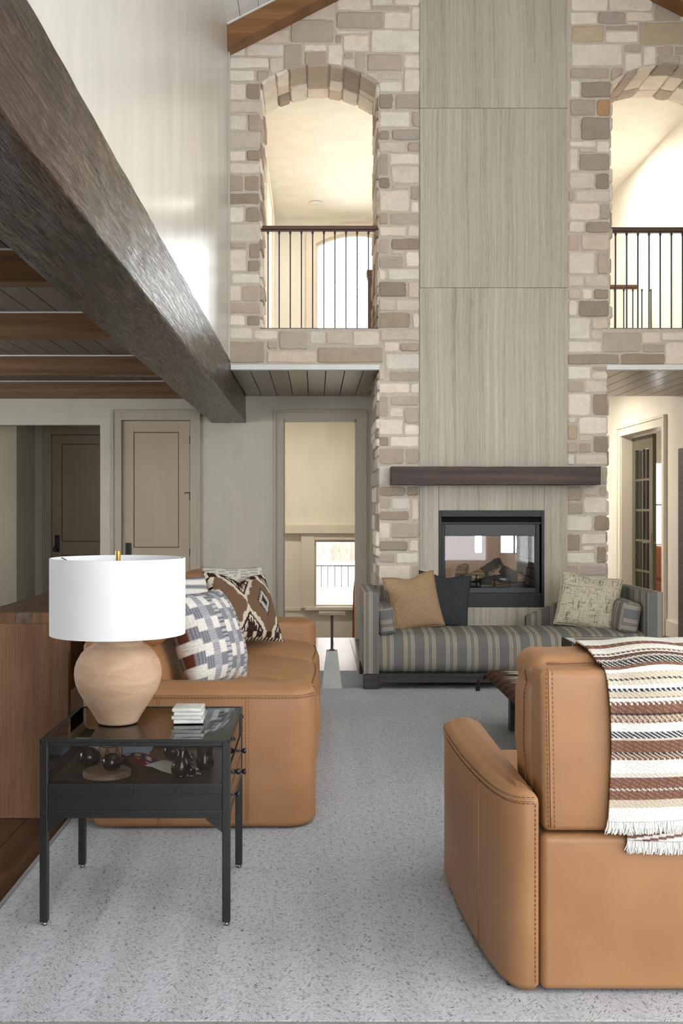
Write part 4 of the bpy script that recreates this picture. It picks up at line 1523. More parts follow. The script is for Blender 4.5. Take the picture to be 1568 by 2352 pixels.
# ------------------------------------------------------------------ fireplace set into the slab
fp = thing('fireplace', 'black steel see-through gas fireplace set into the travertine slab', 'fireplace', ((FX0 + FX1) / 2, YS, FZ0))
fy = YS - 0.03
q = lambda px: X_(px, YS)
zq = lambda py: Z_(py, YS)
MB().rb(q(1007), q(1013), fy, YS + 0.05, zq(1394), zq(1173), 0.002).obj('outer_frame_side', M['fbox'], fp)
MB().rb(q(1241.5), q(1248), fy, YS + 0.05, zq(1394), zq(1173), 0.002).obj('outer_frame_side', M['fbox'], fp)
MB().rb(q(1013), q(1241.5), fy, YS + 0.05, zq(1187), zq(1173), 0.002).obj('outer_frame_top', M['fbox'], fp)
MB().box(q(1013), q(1241.5), YS + 0.03, YS + 0.06, zq(1200), zq(1187)).obj('air_slot', M['soot'], fp)
for py in (1191.5, 1196.5):
    MB().rb(q(1013), q(1241), YS + 0.0, YS + 0.012, zq(py), zq(py - 1.5), 0.001).obj('louvre', M['soot'], fp)
MB().rb(q(1013), q(1241.5), fy + 0.012, YS + 0.05, zq(1204), zq(1199), 0.002).obj('lintel', M['fbox'], fp)
MB().rb(q(1013), q(1021), fy + 0.012, YS + 0.05, zq(1362), zq(1204), 0.003).obj('door_stile', M['fbox'], fp)
MB().rb(q(1229), q(1238), fy + 0.012, YS + 0.05, zq(1362), zq(1204), 0.003).obj('door_stile', M['fbox'], fp)
MB().rb(q(1021), q(1229), fy + 0.02, YS + 0.04, zq(1231), zq(1204), 0.003).obj('hood', M['hood'], fp)
MB().rb(q(1021), q(1229), fy + 0.02, YS + 0.04, zq(1362), zq(1351), 0.003).obj('door_rail', M['hood'], fp)
MB().rb(q(1013), q(1241.5), fy + 0.006, YS + 0.05, zq(1394), zq(1362), 0.003).obj('lower_panel', M['fbox'], fp)
MB().box(q(1021), q(1229), YS + 0.015, YS + 0.019, zq(1352), zq(1230)).obj('front_glass', M['fireglass'], fp)
# firebox liner: brick-lined cheeks, floor, roof
yb0, yb1 = YS + 0.05, YT + 0.15
for xa, xb in ((FX0 + 0.001, FX0 + 0.06), (FX1 - 0.06, FX1 - 0.001)):
    MB().box(xa, xb, yb0, yb1, zq(1352), zq(1204)).obj('cheek', M['soot'], fp)
    xi, sg = (xb, 1) if xa < 1.5 else (xa, -1)
    zz_ = zq(1350)
    row = 0
    while zz_ < zq(1231):
        y_ = yb0 + 0.05 - (0.09 if row % 2 else 0)
        while y_ < yb1 - 0.05:
            ya_, yb_ = max(yb0 + 0.03, y_), min(y_ + 0.18, yb1 - 0.02)
            if yb_ - ya_ > 0.03:
                MB().rb(min(xi, xi + sg * 0.012), max(xi, xi + sg * 0.012), ya_ + 0.003, yb_ - 0.003, zz_ + 0.003, min(zz_ + 0.075, zq(1205)) - 0.003, 0.003).obj('fire_brick', M['firebrick'], fp)
            y_ += 0.186
        zz_ += 0.08
        row += 1
MB().box(FX0 + 0.06, FX1 - 0.06, yb0, yb1, zq(1362), zq(1350)).obj('hearth_pan', M['soot'], fp)
MB().box(FX0 + 0.001, FX1 - 0.001, yb0, yb1, zq(1206), FZ1 - 0.001).obj('throat', M['soot'], fp)
# room-side frame on the far face
for (a, b, c, d) in ((FX0, FX0 + 0.06, FZ0, FZ1), (FX1 - 0.06, FX1, FZ0, FZ1), (FX0 + 0.06, FX1 - 0.06, zq(1232), FZ1), (FX0 + 0.06, FX1 - 0.06, FZ0, zq(1352))):
    MB().rb(a, b, yb1 - 0.002, yb1 + 0.03, c, d, 0.003).obj('rear_frame', M['fbox'], fp)
# grate
gy = YS + 0.16
gz = zq(1350)
mb = MB()
mb.rb(q(1055), q(1215), gy, gy + 0.012, gz + 0.03, gz + 0.045, 0.002)
mb.rb(q(1055), q(1215), gy + 0.25, gy + 0.262, gz + 0.03, gz + 0.045, 0.002)
mb.obj('grate_bar', M['soot'], fp)
for px in (1067, 1100, 1142, 1177):
    mb = MB().rb(q(px - 2), q(px + 2), gy - 0.012, gy + 0.002, gz, gz + 0.105, 0.002)
    mb.rb(q(px - 2), q(px + 2), gy, gy + 0.27, gz + 0.028, gz + 0.040, 0.002)
    mb.obj('grate_finger', M['soot'], fp)


def log(name, p0, p1, r0, r1, lab, mat, seed, tip=None):
    mb = MB()
    rr = random.Random(seed)
    p0, p1 = Vector(p0), Vector(p1)
    n = 14
    pts, rs = [], []
    for i in range(n + 1):
        t = i / n
        b = p0.lerp(p1, t) + Vector((0, 0, 0.008 * math.sin(t * 5 + seed)))
        pts.append(b)
        rs.append((r0 + (r1 - r0) * t))
    v, f = tube(pts, rs, 14)
    v2 = []
    for p in v:
        p = Vector(p)
        n_ = mnoise.noise(p * 22 + Vector((seed, 0, 0)))
        t = max(0, min(1, (p - p0).dot(p1 - p0) / (p1 - p0).length_squared))
        c = p0.lerp(p1, t)
        v2.append(tuple(c + (p - c) * (1 + 0.22 * n_)))
    o = mk(name, v2, f, M[mat], origin=tuple(p0), smooth=True, auto=50)
    tag(o, lab, 'log', 'fireplace logs')
    if tip:
        tt = MB()
        a, b = tip
        sub = []
        for i in range(6):
            t = a + (b - a) * i / 5
            sub.append(p0.lerp(p1, t))
        v, f = tube(sub, [(r0 + (r1 - r0) * (a + (b - a) * i / 5)) * 1.10 for i in range(6)], 14)
        v = [tuple(Vector(p) + Vector((mnoise.noise(Vector(p) * 30), 0, mnoise.noise(Vector(p) * 30 + Vector((5, 5, 5))))) * 0.010) for p in v]
        mk('charred_bark', v, f, M['charred'], o, smooth=True)
    return o


lx = lambda px, y: X_(px, y)
log('log', (lx(1068, 9.22), 9.22, Z_(1338, 9.22)), (lx(1148, 9.24), 9.24, Z_(1291, 9.24)), 0.045, 0.040, 'tan split log leaning up to the right with a charred tip', 'log', 1, (0.5, 1.02))
log('log', (lx(1102, 9.19), 9.19, Z_(1334, 9.19)), (lx(1196, 9.19), 9.19, Z_(1327, 9.19)), 0.036, 0.040, 'brown bark log lying across the front of the grate', 'log', 2, (0.0, 0.9))
log('log', (lx(1150, 9.33), 9.33, Z_(1306, 9.33)), (lx(1196, 9.3), 9.30, Z_(1328, 9.3)), 0.040, 0.044, 'charred log stub resting on the right of the pile', 'charred', 3)
log('log', (lx(1050, 9.40), 9.40, Z_(1312, 9.4)), (lx(1072, 9.36), 9.36, Z_(1310, 9.36)), 0.062, 0.052, 'short thick tan log standing at the left of the pile', 'log', 4)
log('log', (lx(1040, 9.2), 9.2, Z_(1334, 9.2)), (lx(1066, 9.3), 9.3, Z_(1325, 9.3)), 0.02, 0.024, 'thin dark log end poking out at the left', 'charred', 5)

# mantel beam
mb = MB()
z0, z1 = Z_(1113.5, 8.8), Z_(1071.5, 8.8)
mb.add(rbox(X_(898, 8.8), X_(1380, 8.8), 8.8, YS - 0.03, z0, z1, 0.006, 1, (40, 3, 4), lambda p: p + Vector((0, mnoise.noise(p * 6) * 0.006, mnoise.noise(p * 5 + Vector((9, 0, 0))) * 0.004))))
tag(mb.obj('mantel', M['mantel'], origin=(X_(1139, 8.8), YS - 0.03, z0)), 'dark walnut mantel beam across the chimney above the fireplace', 'mantel')

# ------------------------------------------------------------------ console behind the sofa
cx0, cx1, cy0, cy1, ct = -1.476, -1.082, 4.57, 6.7, Z_(1408, 4.57)
cs = thing('console_table', 'walnut waterfall console with finger-jointed end behind the sofa', 'console', ((cx0 + cx1) / 2, cy0, 0))
MB().rb(cx0, cx1, cy0, cy0 + 0.045, 0.0, ct - 0.046, 0.002).obj('end_panel', M['walnut'], cs)
MB().rb(cx0, cx1, cy1 - 0.045, cy1, 0.0, ct - 0.046, 0.002).obj('end_panel', M['walnut'], cs)
MB().rb(cx0, cx1, cy0 + 0.046, cy1 - 0.046, ct - 0.045, ct, 0.002).obj('top', M['walnutY'], cs)
# finger joints on the near end: end grain of the top alternating with the panel
ws = [cx0, X_(-40, cy0), X_(-12, cy0), X_(35, cy0), X_(75, cy0), X_(119, cy0), cx1]
for i, (a, b) in enumerate(zip(ws, ws[1:])):
    tp = i % 2 == 1
    MB().rb(a + 0.0004, b - 0.0004, cy0, cy0 + 0.046, ct - 0.0455, ct, 0.001).obj('finger_joint', M['endgrain'] if tp else M['walnut'], cs)
for i, (a, b) in enumerate(zip(ws, ws[1:])):
    MB().rb(a + 0.0004, b - 0.0004, cy1 - 0.046, cy1, ct - 0.0455, ct, 0.001).obj('finger_joint', M['endgrain'] if i % 2 else M['walnut'], cs)
MB().box(cx0 + 0.02, cx0 + 0.05, cy0 + 0.046, cy1 - 0.046, 0.30, ct - 0.05).obj('back_rail', M['walnut'], cs)


# ------------------------------------------------------------------ leather sofa (left), facing right
LE = M['leather']
TH = M['thread']
sf = thing('leather_sofa', 'long tan leather three-seat sofa on the left with loose cushions', 'sofa', (-0.45, 5.75, G))


def arc(cx, cy, r, a0, a1, n=6):
    return [(cx + r * math.cos(R(a0 + (a1 - a0) * i / n)), cy + r * math.sin(R(a0 + (a1 - a0) * i / n))) for i in range(n + 1)]


def arm(plan, z0, z1, crown=0.02, name='arm', parent=None, ncap=5):
    """upholstered arm: vertical walls, seam line, crowned top panel"""
    rr = 0.035
    lay = [[(p[0], p[1], z0) for p in inset(plan, 0.012)], [(p[0], p[1], z0 + 0.02) for p in plan]]
    for t in (0.35, 0.7, 1.0):
        lay.append([(p[0], p[1], z0 + 0.02 + (z1 - z0 - 0.02 - rr) * t) for p in plan])
    for i in range(1, ncap + 1):
        a = R(90 * i / ncap)
        lay.append([(p[0], p[1], z1 - rr + rr * math.sin(a)) for p in inset(plan, rr * (1 - math.cos(a)))])
    last = inset(plan, rr)
    mx_, my_ = (min(p[0] for p in last) + max(p[0] for p in last)) / 2, (min(p[1] for p in last) + max(p[1] for p in last)) / 2
    wx_, wy_ = max(p[0] for p in last) - mx_, max(p[1] for p in last) - my_
    rl_ = max(0.0, max(wx_, wy_) - min(wx_, wy_))
    for s_, zc_ in ((0.75, 0.45), (0.5, 0.75), (0.25, 0.93), (0.02, 1.0)):
        ring = []
        for p in last:
            if wx_ >= wy_:
                ax_ = max(-rl_, min(rl_, p[0] - mx_))
                tgt = (mx_ + ax_, my_)
            else:
                ay_ = max(-rl_, min(rl_, p[1] - my_))
                tgt = (mx_, my_ + ay_)
            ring.append((tgt[0] + (p[0] - tgt[0]) * s_, tgt[1] + (p[1] - tgt[1]) * s_, z1 + crown * zc_))
        lay.append(ring)
    return MB().add(loft(lay))


# near arm: plan runs X from the back to the rounded front corner
AY0, AY1 = 4.36, 4.60
ZA = 0.598
plan = [(-0.93, AY0 + 0.02)] + [(-0.90, AY0)] + [(-0.75 + 0.1 * i, AY0) for i in range(6)] + arc(-0.12, AY0 + 0.12, 0.12, -90, 0, 6) + arc(-0.10, AY1 - 0.10, 0.10, 0, 90, 4) + [(-0.93, AY1)]
arm(plan, G + 0.01, ZA).obj('arm', LE, sf, smooth=True, auto=60)
FY0, FY1 = 6.98, 7.20
plan2 = [(-0.93, FY0)] + arc(-0.08, FY0 + 0.08, 0.08, -90, 0, 4) + arc(-0.10, FY1 - 0.10, 0.10, 0, 90, 5) + [(-0.93, FY1)]
arm(plan2, G + 0.01, ZA + 0.01).obj('arm', LE, sf, smooth=True, auto=60)
pth = [(p[0], p[1] - 0.002, ZA - 0.030) for p in plan[1:14]]
sts = MB()
for dz in (0.006, -0.006):
    s_ = stitches([(x, y, z + dz) for x, y, z in pth], 0.008, 0.006, 0.0013)
    sts.add((s_.v, s_.f))
for px in (363, 567):
    xx = X_(px, AY0)
    for dx in (-0.006, 0.006):
        s_ = stitches([(xx + dx, AY0 - 0.0008, ZA - 0.045), (xx + dx, AY0 - 0.0008, G + 0.03)], 0.008, 0.006, 0.0012)
        sts.add((s_.v, s_.f))
sts.obj('stitching', TH, sf, kind='stuff')
sm = MB()
for px in (363, 567):
    xx = X_(px, AY0)
    sm.tube([(xx, AY0 + 0.0012, ZA - 0.03), (xx, AY0 + 0.0012, G + 0.02)], 0.0025, 6)
sm.tube([(x, y + 0.001, z) for x, y, z in pth], 0.0026, 6)
sm.obj('seam', LE, sf, smooth=True)
# seats
def dome(x0, x1, y0, y1, h, pw=2.2):
    def f(p):
        u = (p.x - (x0 + x1) / 2) / ((x1 - x0) / 2)
        v = (p.y - (y0 + y1) / 2) / ((y1 - y0) / 2)
        u, v = max(-1, min(1, u)), max(-1, min(1, v))
        k_ = (1 - abs(u) ** pw) * (1 - abs(v) ** pw)
        top = 1 if p.z > SEATZ - 0.09 else 0
        q_ = p.copy()
        if top:
            q_.z += h * max(0, k_) - 0.02 * abs(v) ** 4
        if p.x > x1 - 0.12:
            q_.x += 0.03 * (1 - v * v) * max(0, 1 - ((p.z - 0.36) / 0.2) ** 2)
            q_.z += 0.0
        return q_
    return f


SEATZ = 0.475
for i in range(3):
    a = 4.58 + i * 0.805
    b = a + 0.80
    fn_ = dome(-0.78, 0.0, a, b, 0.065)
    v, f = rbox(-0.78, -0.005, a, b, 0.16, SEATZ, 0.065, 4, (10, 10, 4), fn_)
    mk('seat_cushion', v, f, LE, sf, smooth=True)
    pts = []
    for k_ in range(13):
        y_ = a + 0.05 + (b - a - 0.1) * k_ / 12
        p = fn_(Vector((-0.024, y_, SEATZ - 0.018)))
        pts.append((p.x + 0.003, p.y, p.z + 0.004))
    MB().tube(pts, 0.003, 6).obj('piping', LE, sf, smooth=True)
MB().rb(-0.80, -0.03, 4.58, 7.0, G + 0.012, 0.17, 0.02, 3).obj('base_rail', LE, sf, smooth=True)
# back: outer panel, three back cushions with head rolls
MB().add(rbox(-0.985, -0.86, 4.40, 7.18, G + 0.012, 0.80, 0.035, 3, (2, 10, 4))).obj('back_panel', LE, sf, smooth=True)
for i in range(3):
    a = 4.60 + i * 0.795
    b = a + 0.785

    def bf(p):
        t = (p.z - 0.45) / 0.35
        q_ = p.copy()
        q_.x += -0.10 * t + 0.03 * math.sin(max(0, min(1, t)) * math.pi)
        v = (p.y - (a + b) / 2) / ((b - a) / 2)
        q_.x -= 0.02 * v ** 4 if p.x > -0.75 else 0
        return q_
    v, f = rbox(-0.90, -0.66, a, b, 0.44, 0.84, 0.07, 4, (3, 8, 6), bf)
    mk('back_cushion', v, f, LE, sf, smooth=True)
    # head roll
    hx, hz = -0.775, 0.845
    def hf(p):
        v = (p.y - (a + b) / 2) / ((b - a) / 2)
        k_ = 1 - 0.12 * abs(v) ** 5
        return Vector((hx + (p.x - hx) * k_, p.y, hz + (p.z - hz) * k_))
    v, f = rbox(hx - 0.105, hx + 0.12, a + 0.004, b - 0.004, hz - 0.12, hz + 0.125, 0.105, 5, (2, 8, 2), hf)
    mk('head_roll', v, f, LE, sf, smooth=True)
for (y_) in (4.5, 7.08):
    for x_ in (-0.85, -0.12):
        MB().rb(x_ - 0.03, x_ + 0.03, y_ - 0.03, y_ + 0.03, G, G + 0.012, 0.002).obj('foot', M['black'], sf)
MB().rb(-0.13, -0.09, FY0 - 0.004, FY0 + 0.002, Z_(1455.5, FY0), Z_(1453, FY0), 0.001).obj('recline_lever', M['chrome'], sf)


# ------------------------------------------------------------------ cushions
def pillow(name, w_, h_, t_, mat, loc, rot, lab, colors=None, n=40, pinch=0.09, chop=0.0, sag=0.0, group=None, cat='pillow', pipe=None, uvs=1.0):
    V, Fc, UV, COL = [], [], [], []
    for side in (0, 1):
        for j in range(n + 1):
            for i in range(n + 1):
                u, v = -1 + 2 * i / n, -1 + 2 * j / n
                # concave edges, full corners
                x = w_ / 2 * u * (1 - pinch * (1 - v * v) ** 1.0 * abs(u) ** 3)
                z = h_ / 2 * v * (1 - pinch * (1 - u * u) ** 1.0 * abs(v) ** 3)
                if v > 0:
                    z -= chop * h_ * (v ** 2) * math.exp(-(u / 0.38) ** 2)
                k_ = (max(0, 1 - abs(u) ** 2.6) * max(0, 1 - abs(v) ** 2.6)) ** 0.55
                wr_ = 0.006 * mnoise.noise(Vector((u * 2.2, v * 2.2, 3.0 * side + len(lab))))
                d = t_ / 2 * k_ + wr_ * k_
                if v > 0:
                    d *= 1 - 0.45 * (chop > 0) * v * math.exp(-(u / 0.3) ** 2)
                y = -d if side == 0 else d
                V.append((x, y + sag * (z / h_) ** 2, z + h_ / 2))
                UV.append((u * w_ / 2 * uvs, v * h_ / 2 * uvs))
                if colors:
                    COL.append(colors(u, v, side))
    m = n + 1
    for side in (0, 1):
        o = side * m * m
        for j in range(n):
            for i in range(n):
                q_ = (o + j * m + i, o + j * m + i + 1, o + (j + 1) * m + i + 1, o + (j + 1) * m + i)
                Fc.append(q_ if side == 0 else tuple(reversed(q_)))
    # weld rims by index
    rim = {}
    for j in range(m):
        for i in range(m):
            if i in (0, n) or j in (0, n):
                rim[m * m + j * m + i] = j * m + i
    Fc = [tuple(rim.get(q_, q_) for q_ in f) for f in Fc]
    me_o = mk(name, V, Fc, mat, None, smooth=True, uv=UV, colors=COL or None)
    me_o.location = loc
    me_o.rotation_euler = rot
    tag(me_o, lab, cat, group)
    if pipe:
        edge = []
        for i in range(0, n, 2):
            edge.append(V[i])
        for j in range(0, n, 2):
            edge.append(V[j * m + n])
        for i in range(n, 0, -2):
            edge.append(V[n * m + i])
        for j in range(n, 0, -2):
            edge.append(V[j * m])
        p_ = MB().tube(edge, 0.0035, 6, True)
        pp = mk('piping', p_.v, p_.f, pipe, None, smooth=True)
        pp.parent = me_o
    return me_o


def tri(x):
    return abs((x % 1.0) * 2 - 1)


S = srgb
KB, KD, KC, KG, KK, KT = S(114, 90, 70), S(58, 38, 34), S(206, 196, 178), S(170, 168, 164), S(30, 24, 24), S(150, 98, 66)


def pp(x, p):
    x = x % (2 * p)
    return x if x < p else 2 * p - x


def kilim(u, v, side):
    if side == 1:
        return S(196, 190, 176) if tri(u * 7) > 0.25 else S(150, 146, 138)
    n_ = 0.02 * math.sin(v * 40) * math.sin(u * 37)
    a, b = u + 0.18, v + 0.02
    # grey eye in the right-hand diamond
    d0 = abs(u - 0.42) * 1.75 + abs(b - 0.06)
    if d0 < 0.12:
        return KD
    if d0 < 0.25:
        return KG if d0 > 0.19 or (u - 0.42) * (b - 0.06) > 0 else KD
    if d0 < 0.34:
        return KG
    if d0 + 0.07 * tri((u + b) * 8) < 0.43:
        return KK
    # dark triangles above and below, edged with toothed cream
    zig = 0.10 * (tri(a * 5.5) - 0.5) * (1 if abs(b) < 0.6 else 0.6)
    e = abs(b) - 1.45 * pp(a, 0.58) - 0.05 + n_
    if abs(v) > 0.80:
        m_ = tri(u * 3.2 + 0.2)
        if abs(v) > 0.955:
            return KK if tri(u * 9) > 0.5 else KC
        if m_ > 0.72:
            return KC
        if m_ > 0.6:
            return KT
        return KD if tri(v * 40) > 0.2 else KK
    if e > 0.17:
        # cream running hooks inside the dark ground
        q_ = e - 0.30
        if abs(q_) < 0.035 and tri(a * 6.5) > 0.25:
            return KC
        if 0 < q_ < 0.13 and abs(tri(a * 6.5) - 0.6) < 0.14:
            return KC
        return KD if tri(b * 18 + u * 3) > 0.12 else KK
    if e + zig > 0.0:
        return KC
    # small cream curls in the brown field
    for (cx_, cy_) in ((0.05, 0.52), (0.05, -0.5), (0.78, 0.5), (0.78, -0.5)):
        r_ = math.hypot((u - cx_) * 1.1, v - cy_)
        if 0.055 < r_ < 0.105 and not (u > cx_ and v < cy_):
            return KC
    if abs(u) > 0.955:
        return KK if tri(v * 8) > 0.4 else KC
    return KB


GW, GG, GD, GR = S(226, 222, 214), S(150, 150, 156), S(110, 110, 118), S(104, 60, 44)


def checker(u, v, side):
    c = (u + 1) * 0.5 * 11
    r = (v + 1) * 0.5 * 8
    k_ = int(c)
    fr = c - k_
    if k_ in (4, 8):
        return GD if (tri(v * 30) > 0.5 and tri(u * 40) > 0.4) else S(182, 182, 186)
    if c < 0.22:
        return GR if (int(r * 1.0) % 2 == 0) else GW
    par = (int(r + (0.5 if k_ in (1, 3, 6, 9) else 0.0)) + (k_ > 4)) % 2
    if k_ in (2, 6, 10):
        return S(172, 172, 176) if tri(v * 22) > 0.35 else GG
    return GW if par else (GG if tri(u * 60) > 0.3 else GD)


pillow('throw_pillow', 0.46, 0.47, 0.25, M['kilim'], (X_(512, 4.97), 4.97, 0.515), (R(-20), 0, R(64)), 'grey and white block-patterned pillow on the near seat of the leather sofa', checker, 80, 0.05, 0.0, group='sofa pillows')
pillow('throw_pillow', 0.46, 0.46, 0.16, M['kilim'], (X_(430, 5.35), 5.35, 0.56), (R(-10), R(4), R(60)), 'grey striped pillow half hidden behind the block-patterned pillow', lambda u, v, s_: GW if tri(v * 3.5) > 0.45 else (GG if tri(u * 30) > 0.4 else GD), 40, 0.06, group='sofa pillows')
pillow('throw_pillow', 0.50, 0.46, 0.17, M['kilim'], (X_(583, 6.22), 6.22, 0.560), (R(-27), R(4), R(46)), 'brown and cream kilim pillow with diamond motif on the leather sofa', kilim, 96, 0.08, 0.10, group='sofa pillows')
pillow('throw_pillow', 0.48, 0.48, 0.14, M['kilim'], (X_(573, 6.45), 6.45, 0.56), (R(-24), R(2), R(42)), 'pale grey ribbed pillow behind the brown kilim pillow', lambda u, v, s_: S(206, 202, 190) if tri(v * 9 + 0.2 * math.sin(u * 9)) > 0.35 else S(150, 148, 142), 40, 0.07, group='sofa pillows')

# ------------------------------------------------------------------ striped daybed
dbx0, dbx1, dby0, dby1 = 0.358, 2.594, 7.81, 8.66
ST = M['stripe']
db = thing('daybed', 'grey striped upholstered daybed in front of the fireplace', 'daybed', ((dbx0 + dbx1) / 2, (dby0 + dby1) / 2, G))
for (x_, lab) in ((dbx0, 0), (dbx1 - 0.112, 0)):
    for y_ in (dby0, dby1 - 0.11):
        MB().rb(x_, x_ + 0.112, y_, y_ + 0.11, G, 0.125, 0.004).obj('leg', M['darkwood'], db)
for y_ in (dby0 + 0.006, dby1 - 0.05):
    MB().rb(dbx0 + 0.11, dbx1 - 0.11, y_, y_ + 0.045, 0.062, 0.125, 0.004).obj('apron', M['darkwood'], db)
for y_ in (dby0 + 0.003,):
    for (a, b) in ((dbx0 + 0.112, dbx0 + 0.135), (dbx1 - 0.135, dbx1 - 0.112)):
        MB().rb(a, b, y_, y_ + 0.045, 0.048, 0.064, 0.003).obj('apron_step', M['darkwood'], db)
MB().box(dbx0 + 0.02, dbx1 - 0.02, dby0 + 0.05, dby1 - 0.05, 0.10, 0.13).obj('deck', M['darkwood'], db)
aw = 0.112


def seatf(p):
    q_ = p.copy()
    u = (p.y - dby0) / (dby1 - 0.09 - dby0)
    if p.z > 0.30:
        q_.z += 0.035 * math.sin(max(0, min(1, u)) * math.pi) * min(1, (p.z - 0.30) / 0.08)
    return q_


v, f = rbox(dbx0 + 0.015, dbx1 - 0.015, dby0 + 0.004, dby1 - 0.09, 0.126, 0.405, 0.10, 5, (12, 8, 3), seatf)
mk('seat', v, f, ST, db, smooth=True, uv='box')
AT = Z_(1359.5, dby0)
for x_ in (dbx0, dbx1 - aw):
    v, f = rbox(x_ + 0.001, x_ + aw - 0.001, dby0, dby1, 0.126, AT, 0.012, 2)
    mk('arm', v, f, ST, db, smooth=True, uv='box', auto=40)
    pts = [(x_ + 0.006, dby0 + 0.004, 0.13), (x_ + 0.006, dby0 + 0.004, AT - 0.006), (x_ + aw - 0.006, dby0 + 0.004, AT - 0.006), (x_ + aw - 0.006, dby0 + 0.004, 0.13)]
    MB().tube(pts, 0.006, 6).obj('welt', ST, db, uv='box')
for s_ in (1, -1):
    def mx(x):
        return x if s_ > 0 else dbx0 + dbx1 - x
    poly = [(mx(1.73), 0.126), (mx(1.73), 0.478), (mx(2.25), AT - 0.03), (mx(2.36), AT - 0.01), (mx(dbx1 - aw), AT - 0.01), (mx(dbx1 - aw), 0.126)]
    MB().add(prism(poly, 'y', dby1 - 0.09, dby1 - 0.002)).obj('back_wing', ST, db, uv='box')
    MB().tube([(mx(1.73), dby1 - 0.086, 0.13), (mx(1.73), dby1 - 0.086, 0.478), (mx(2.25), dby1 - 0.086, AT - 0.03), (mx(2.36), dby1 - 0.086, AT - 0.01), (mx(dbx1 - aw), dby1 - 0.086, AT - 0.01)], 0.007, 6).obj('welt', ST, db, uv='box')


def bolster(name, x0, x1, y0, y1, z0, z1, rot, lab, r=0.03):
    cx, cy = (x0 + x1) / 2, (y0 + y1) / 2

    def bf(p):
        u, v, w2 = (p.x - cx) / ((x1 - x0) / 2), (p.y - cy) / ((y1 - y0) / 2), (p.z - (z0 + z1) / 2) / ((z1 - z0) / 2)
        return p + Vector((0.018 * u * (1 - v * v) * (1 - w2 * w2), 0.018 * v * (1 - u * u) * (1 - w2 * w2), 0.012 * w2 * (1 - u * u) * (1 - v * v)))
    v, f = rbox(x0, x1, y0, y1, z0, z1, r, 3, (4, 5, 5), bf)
    o = mk(name, v, f, ST, None, smooth=True, origin=(cx, cy, z0), uv='boxswap')
    o.rotation_euler = rot
    return tag(o, lab, 'cushion', 'daybed bolsters')


bolster('bolster_cushion', dbx0 + aw + 0.012, dbx0 + aw + 0.135, 7.86, 8.5, 0.415, 0.625, (0, R(-7), 0), 'striped bolster cushion against the left arm of the daybed')
bolster('bolster_cushion', dbx1 - aw - 0.185, dbx1 - aw - 0.045, 7.92, 8.5, 0.418, 0.655, (0, R(10), 0), 'striped bolster cushion against the right arm of the daybed')
pillow('throw_pillow', 0.43, 0.45, 0.16, M['char'], (X_(1012, 8.30), 8.30, 0.425), (R(-20), R(6), R(-4)), 'charcoal linen pillow on the left of the daybed', None, 32, 0.06, 0.06, group='daybed pillows')
pillow('throw_pillow', 0.42, 0.45, 0.17, M['tan'], (X_(962, 8.14), 8.14, 0.425), (R(-18), R(-8), R(8)), 'tan woven pillow leaning before the charcoal pillow', None, 32, 0.06, 0.07, group='daybed pillows', pipe=M['tan'])
pillow('throw_pillow', 0.48, 0.45, 0.18, M['tweed'], (X_(1342, 8.18), 8.18, 0.425), (R(-20), R(9), R(-12)), 'cream and black tweed pillow on the right of the daybed', None, 32, 0.06, 0.06, group='daybed pillows', pipe=M['tweed'])

# ------------------------------------------------------------------ drink table by the sofa
dy = 7.93
dx = X_(762, dy)
dt = thing('drink_table', 'small drink table with tapered concrete base and square bronze top', 'side table', (dx, dy, G))
bw, tw, bh = 0.074, 0.041, Z_(1494, dy)
lay = []
for (w_, z_) in ((bw, G), (bw, G + 0.004), (tw, bh)):
    lay.append([(dx - w_, dy - w_, z_), (dx + w_, dy - w_, z_), (dx + w_, dy + w_, z_), (dx - w_, dy + w_, z_)])
MB().add(loft(lay)).obj('base', M['concrete'], dt)
MB().lathe([(0.02, 0), (0.022, 0.004), (0.02, 0.010), (0.012, 0.012)], 16, (dx, dy, bh)).obj('collar', M['iron'], dt, smooth=True, auto=40)
MB().lathe([(0.010, 0), (0.010, Z_(1411, dy) - bh)], 16, (dx, dy, bh)).obj('pole', M['iron'], dt, smooth=True, auto=40)
MB().rb(dx - 0.10, dx + 0.10, dy - 0.10, dy + 0.10, Z_(1411, dy), Z_(1411, dy) + 0.016, 0.003).obj('top', M['bronze'], dt)

# ------------------------------------------------------------------ coffee table with runner and tray
tz = 0.36
tx0, tx1, ty0, ty1 = 1.075, 1.95, 4.75, 6.45
ctb = thing('coffee_table', 'low dark wood coffee table with arched slab legs behind the armchair', 'coffee table', ((tx0 + tx1) / 2, (ty0 + ty1) / 2, G))
MB().rb(tx0, tx1, ty0, ty1, tz - 0.05, tz, 0.006).obj('top', M['darkwood'], ctb)
for y_ in (ty1 - 0.14, ty0 + 0.08):
    n_ = 12
    cxm, hw = (tx0 + tx1) / 2, (tx1 - tx0) / 2 - 0.10
    poly = [(cxm - hw, G), (cxm - hw, tz - 0.05), (cxm + hw, tz - 0.05), (cxm + hw, G), (cxm + hw - 0.075, G)]
    ah = hw - 0.075
    for i in range(1, n_):
        a = math.pi * i / n_
        poly.append((cxm + ah * math.cos(a), G + 0.21 * math.sin(a) ** 0.6))
    poly.append((cxm - ah, G))
    MB().add(prism(poly, 'y', y_, y_ + 0.07)).obj('slab_leg', M['darkwood'], ctb)


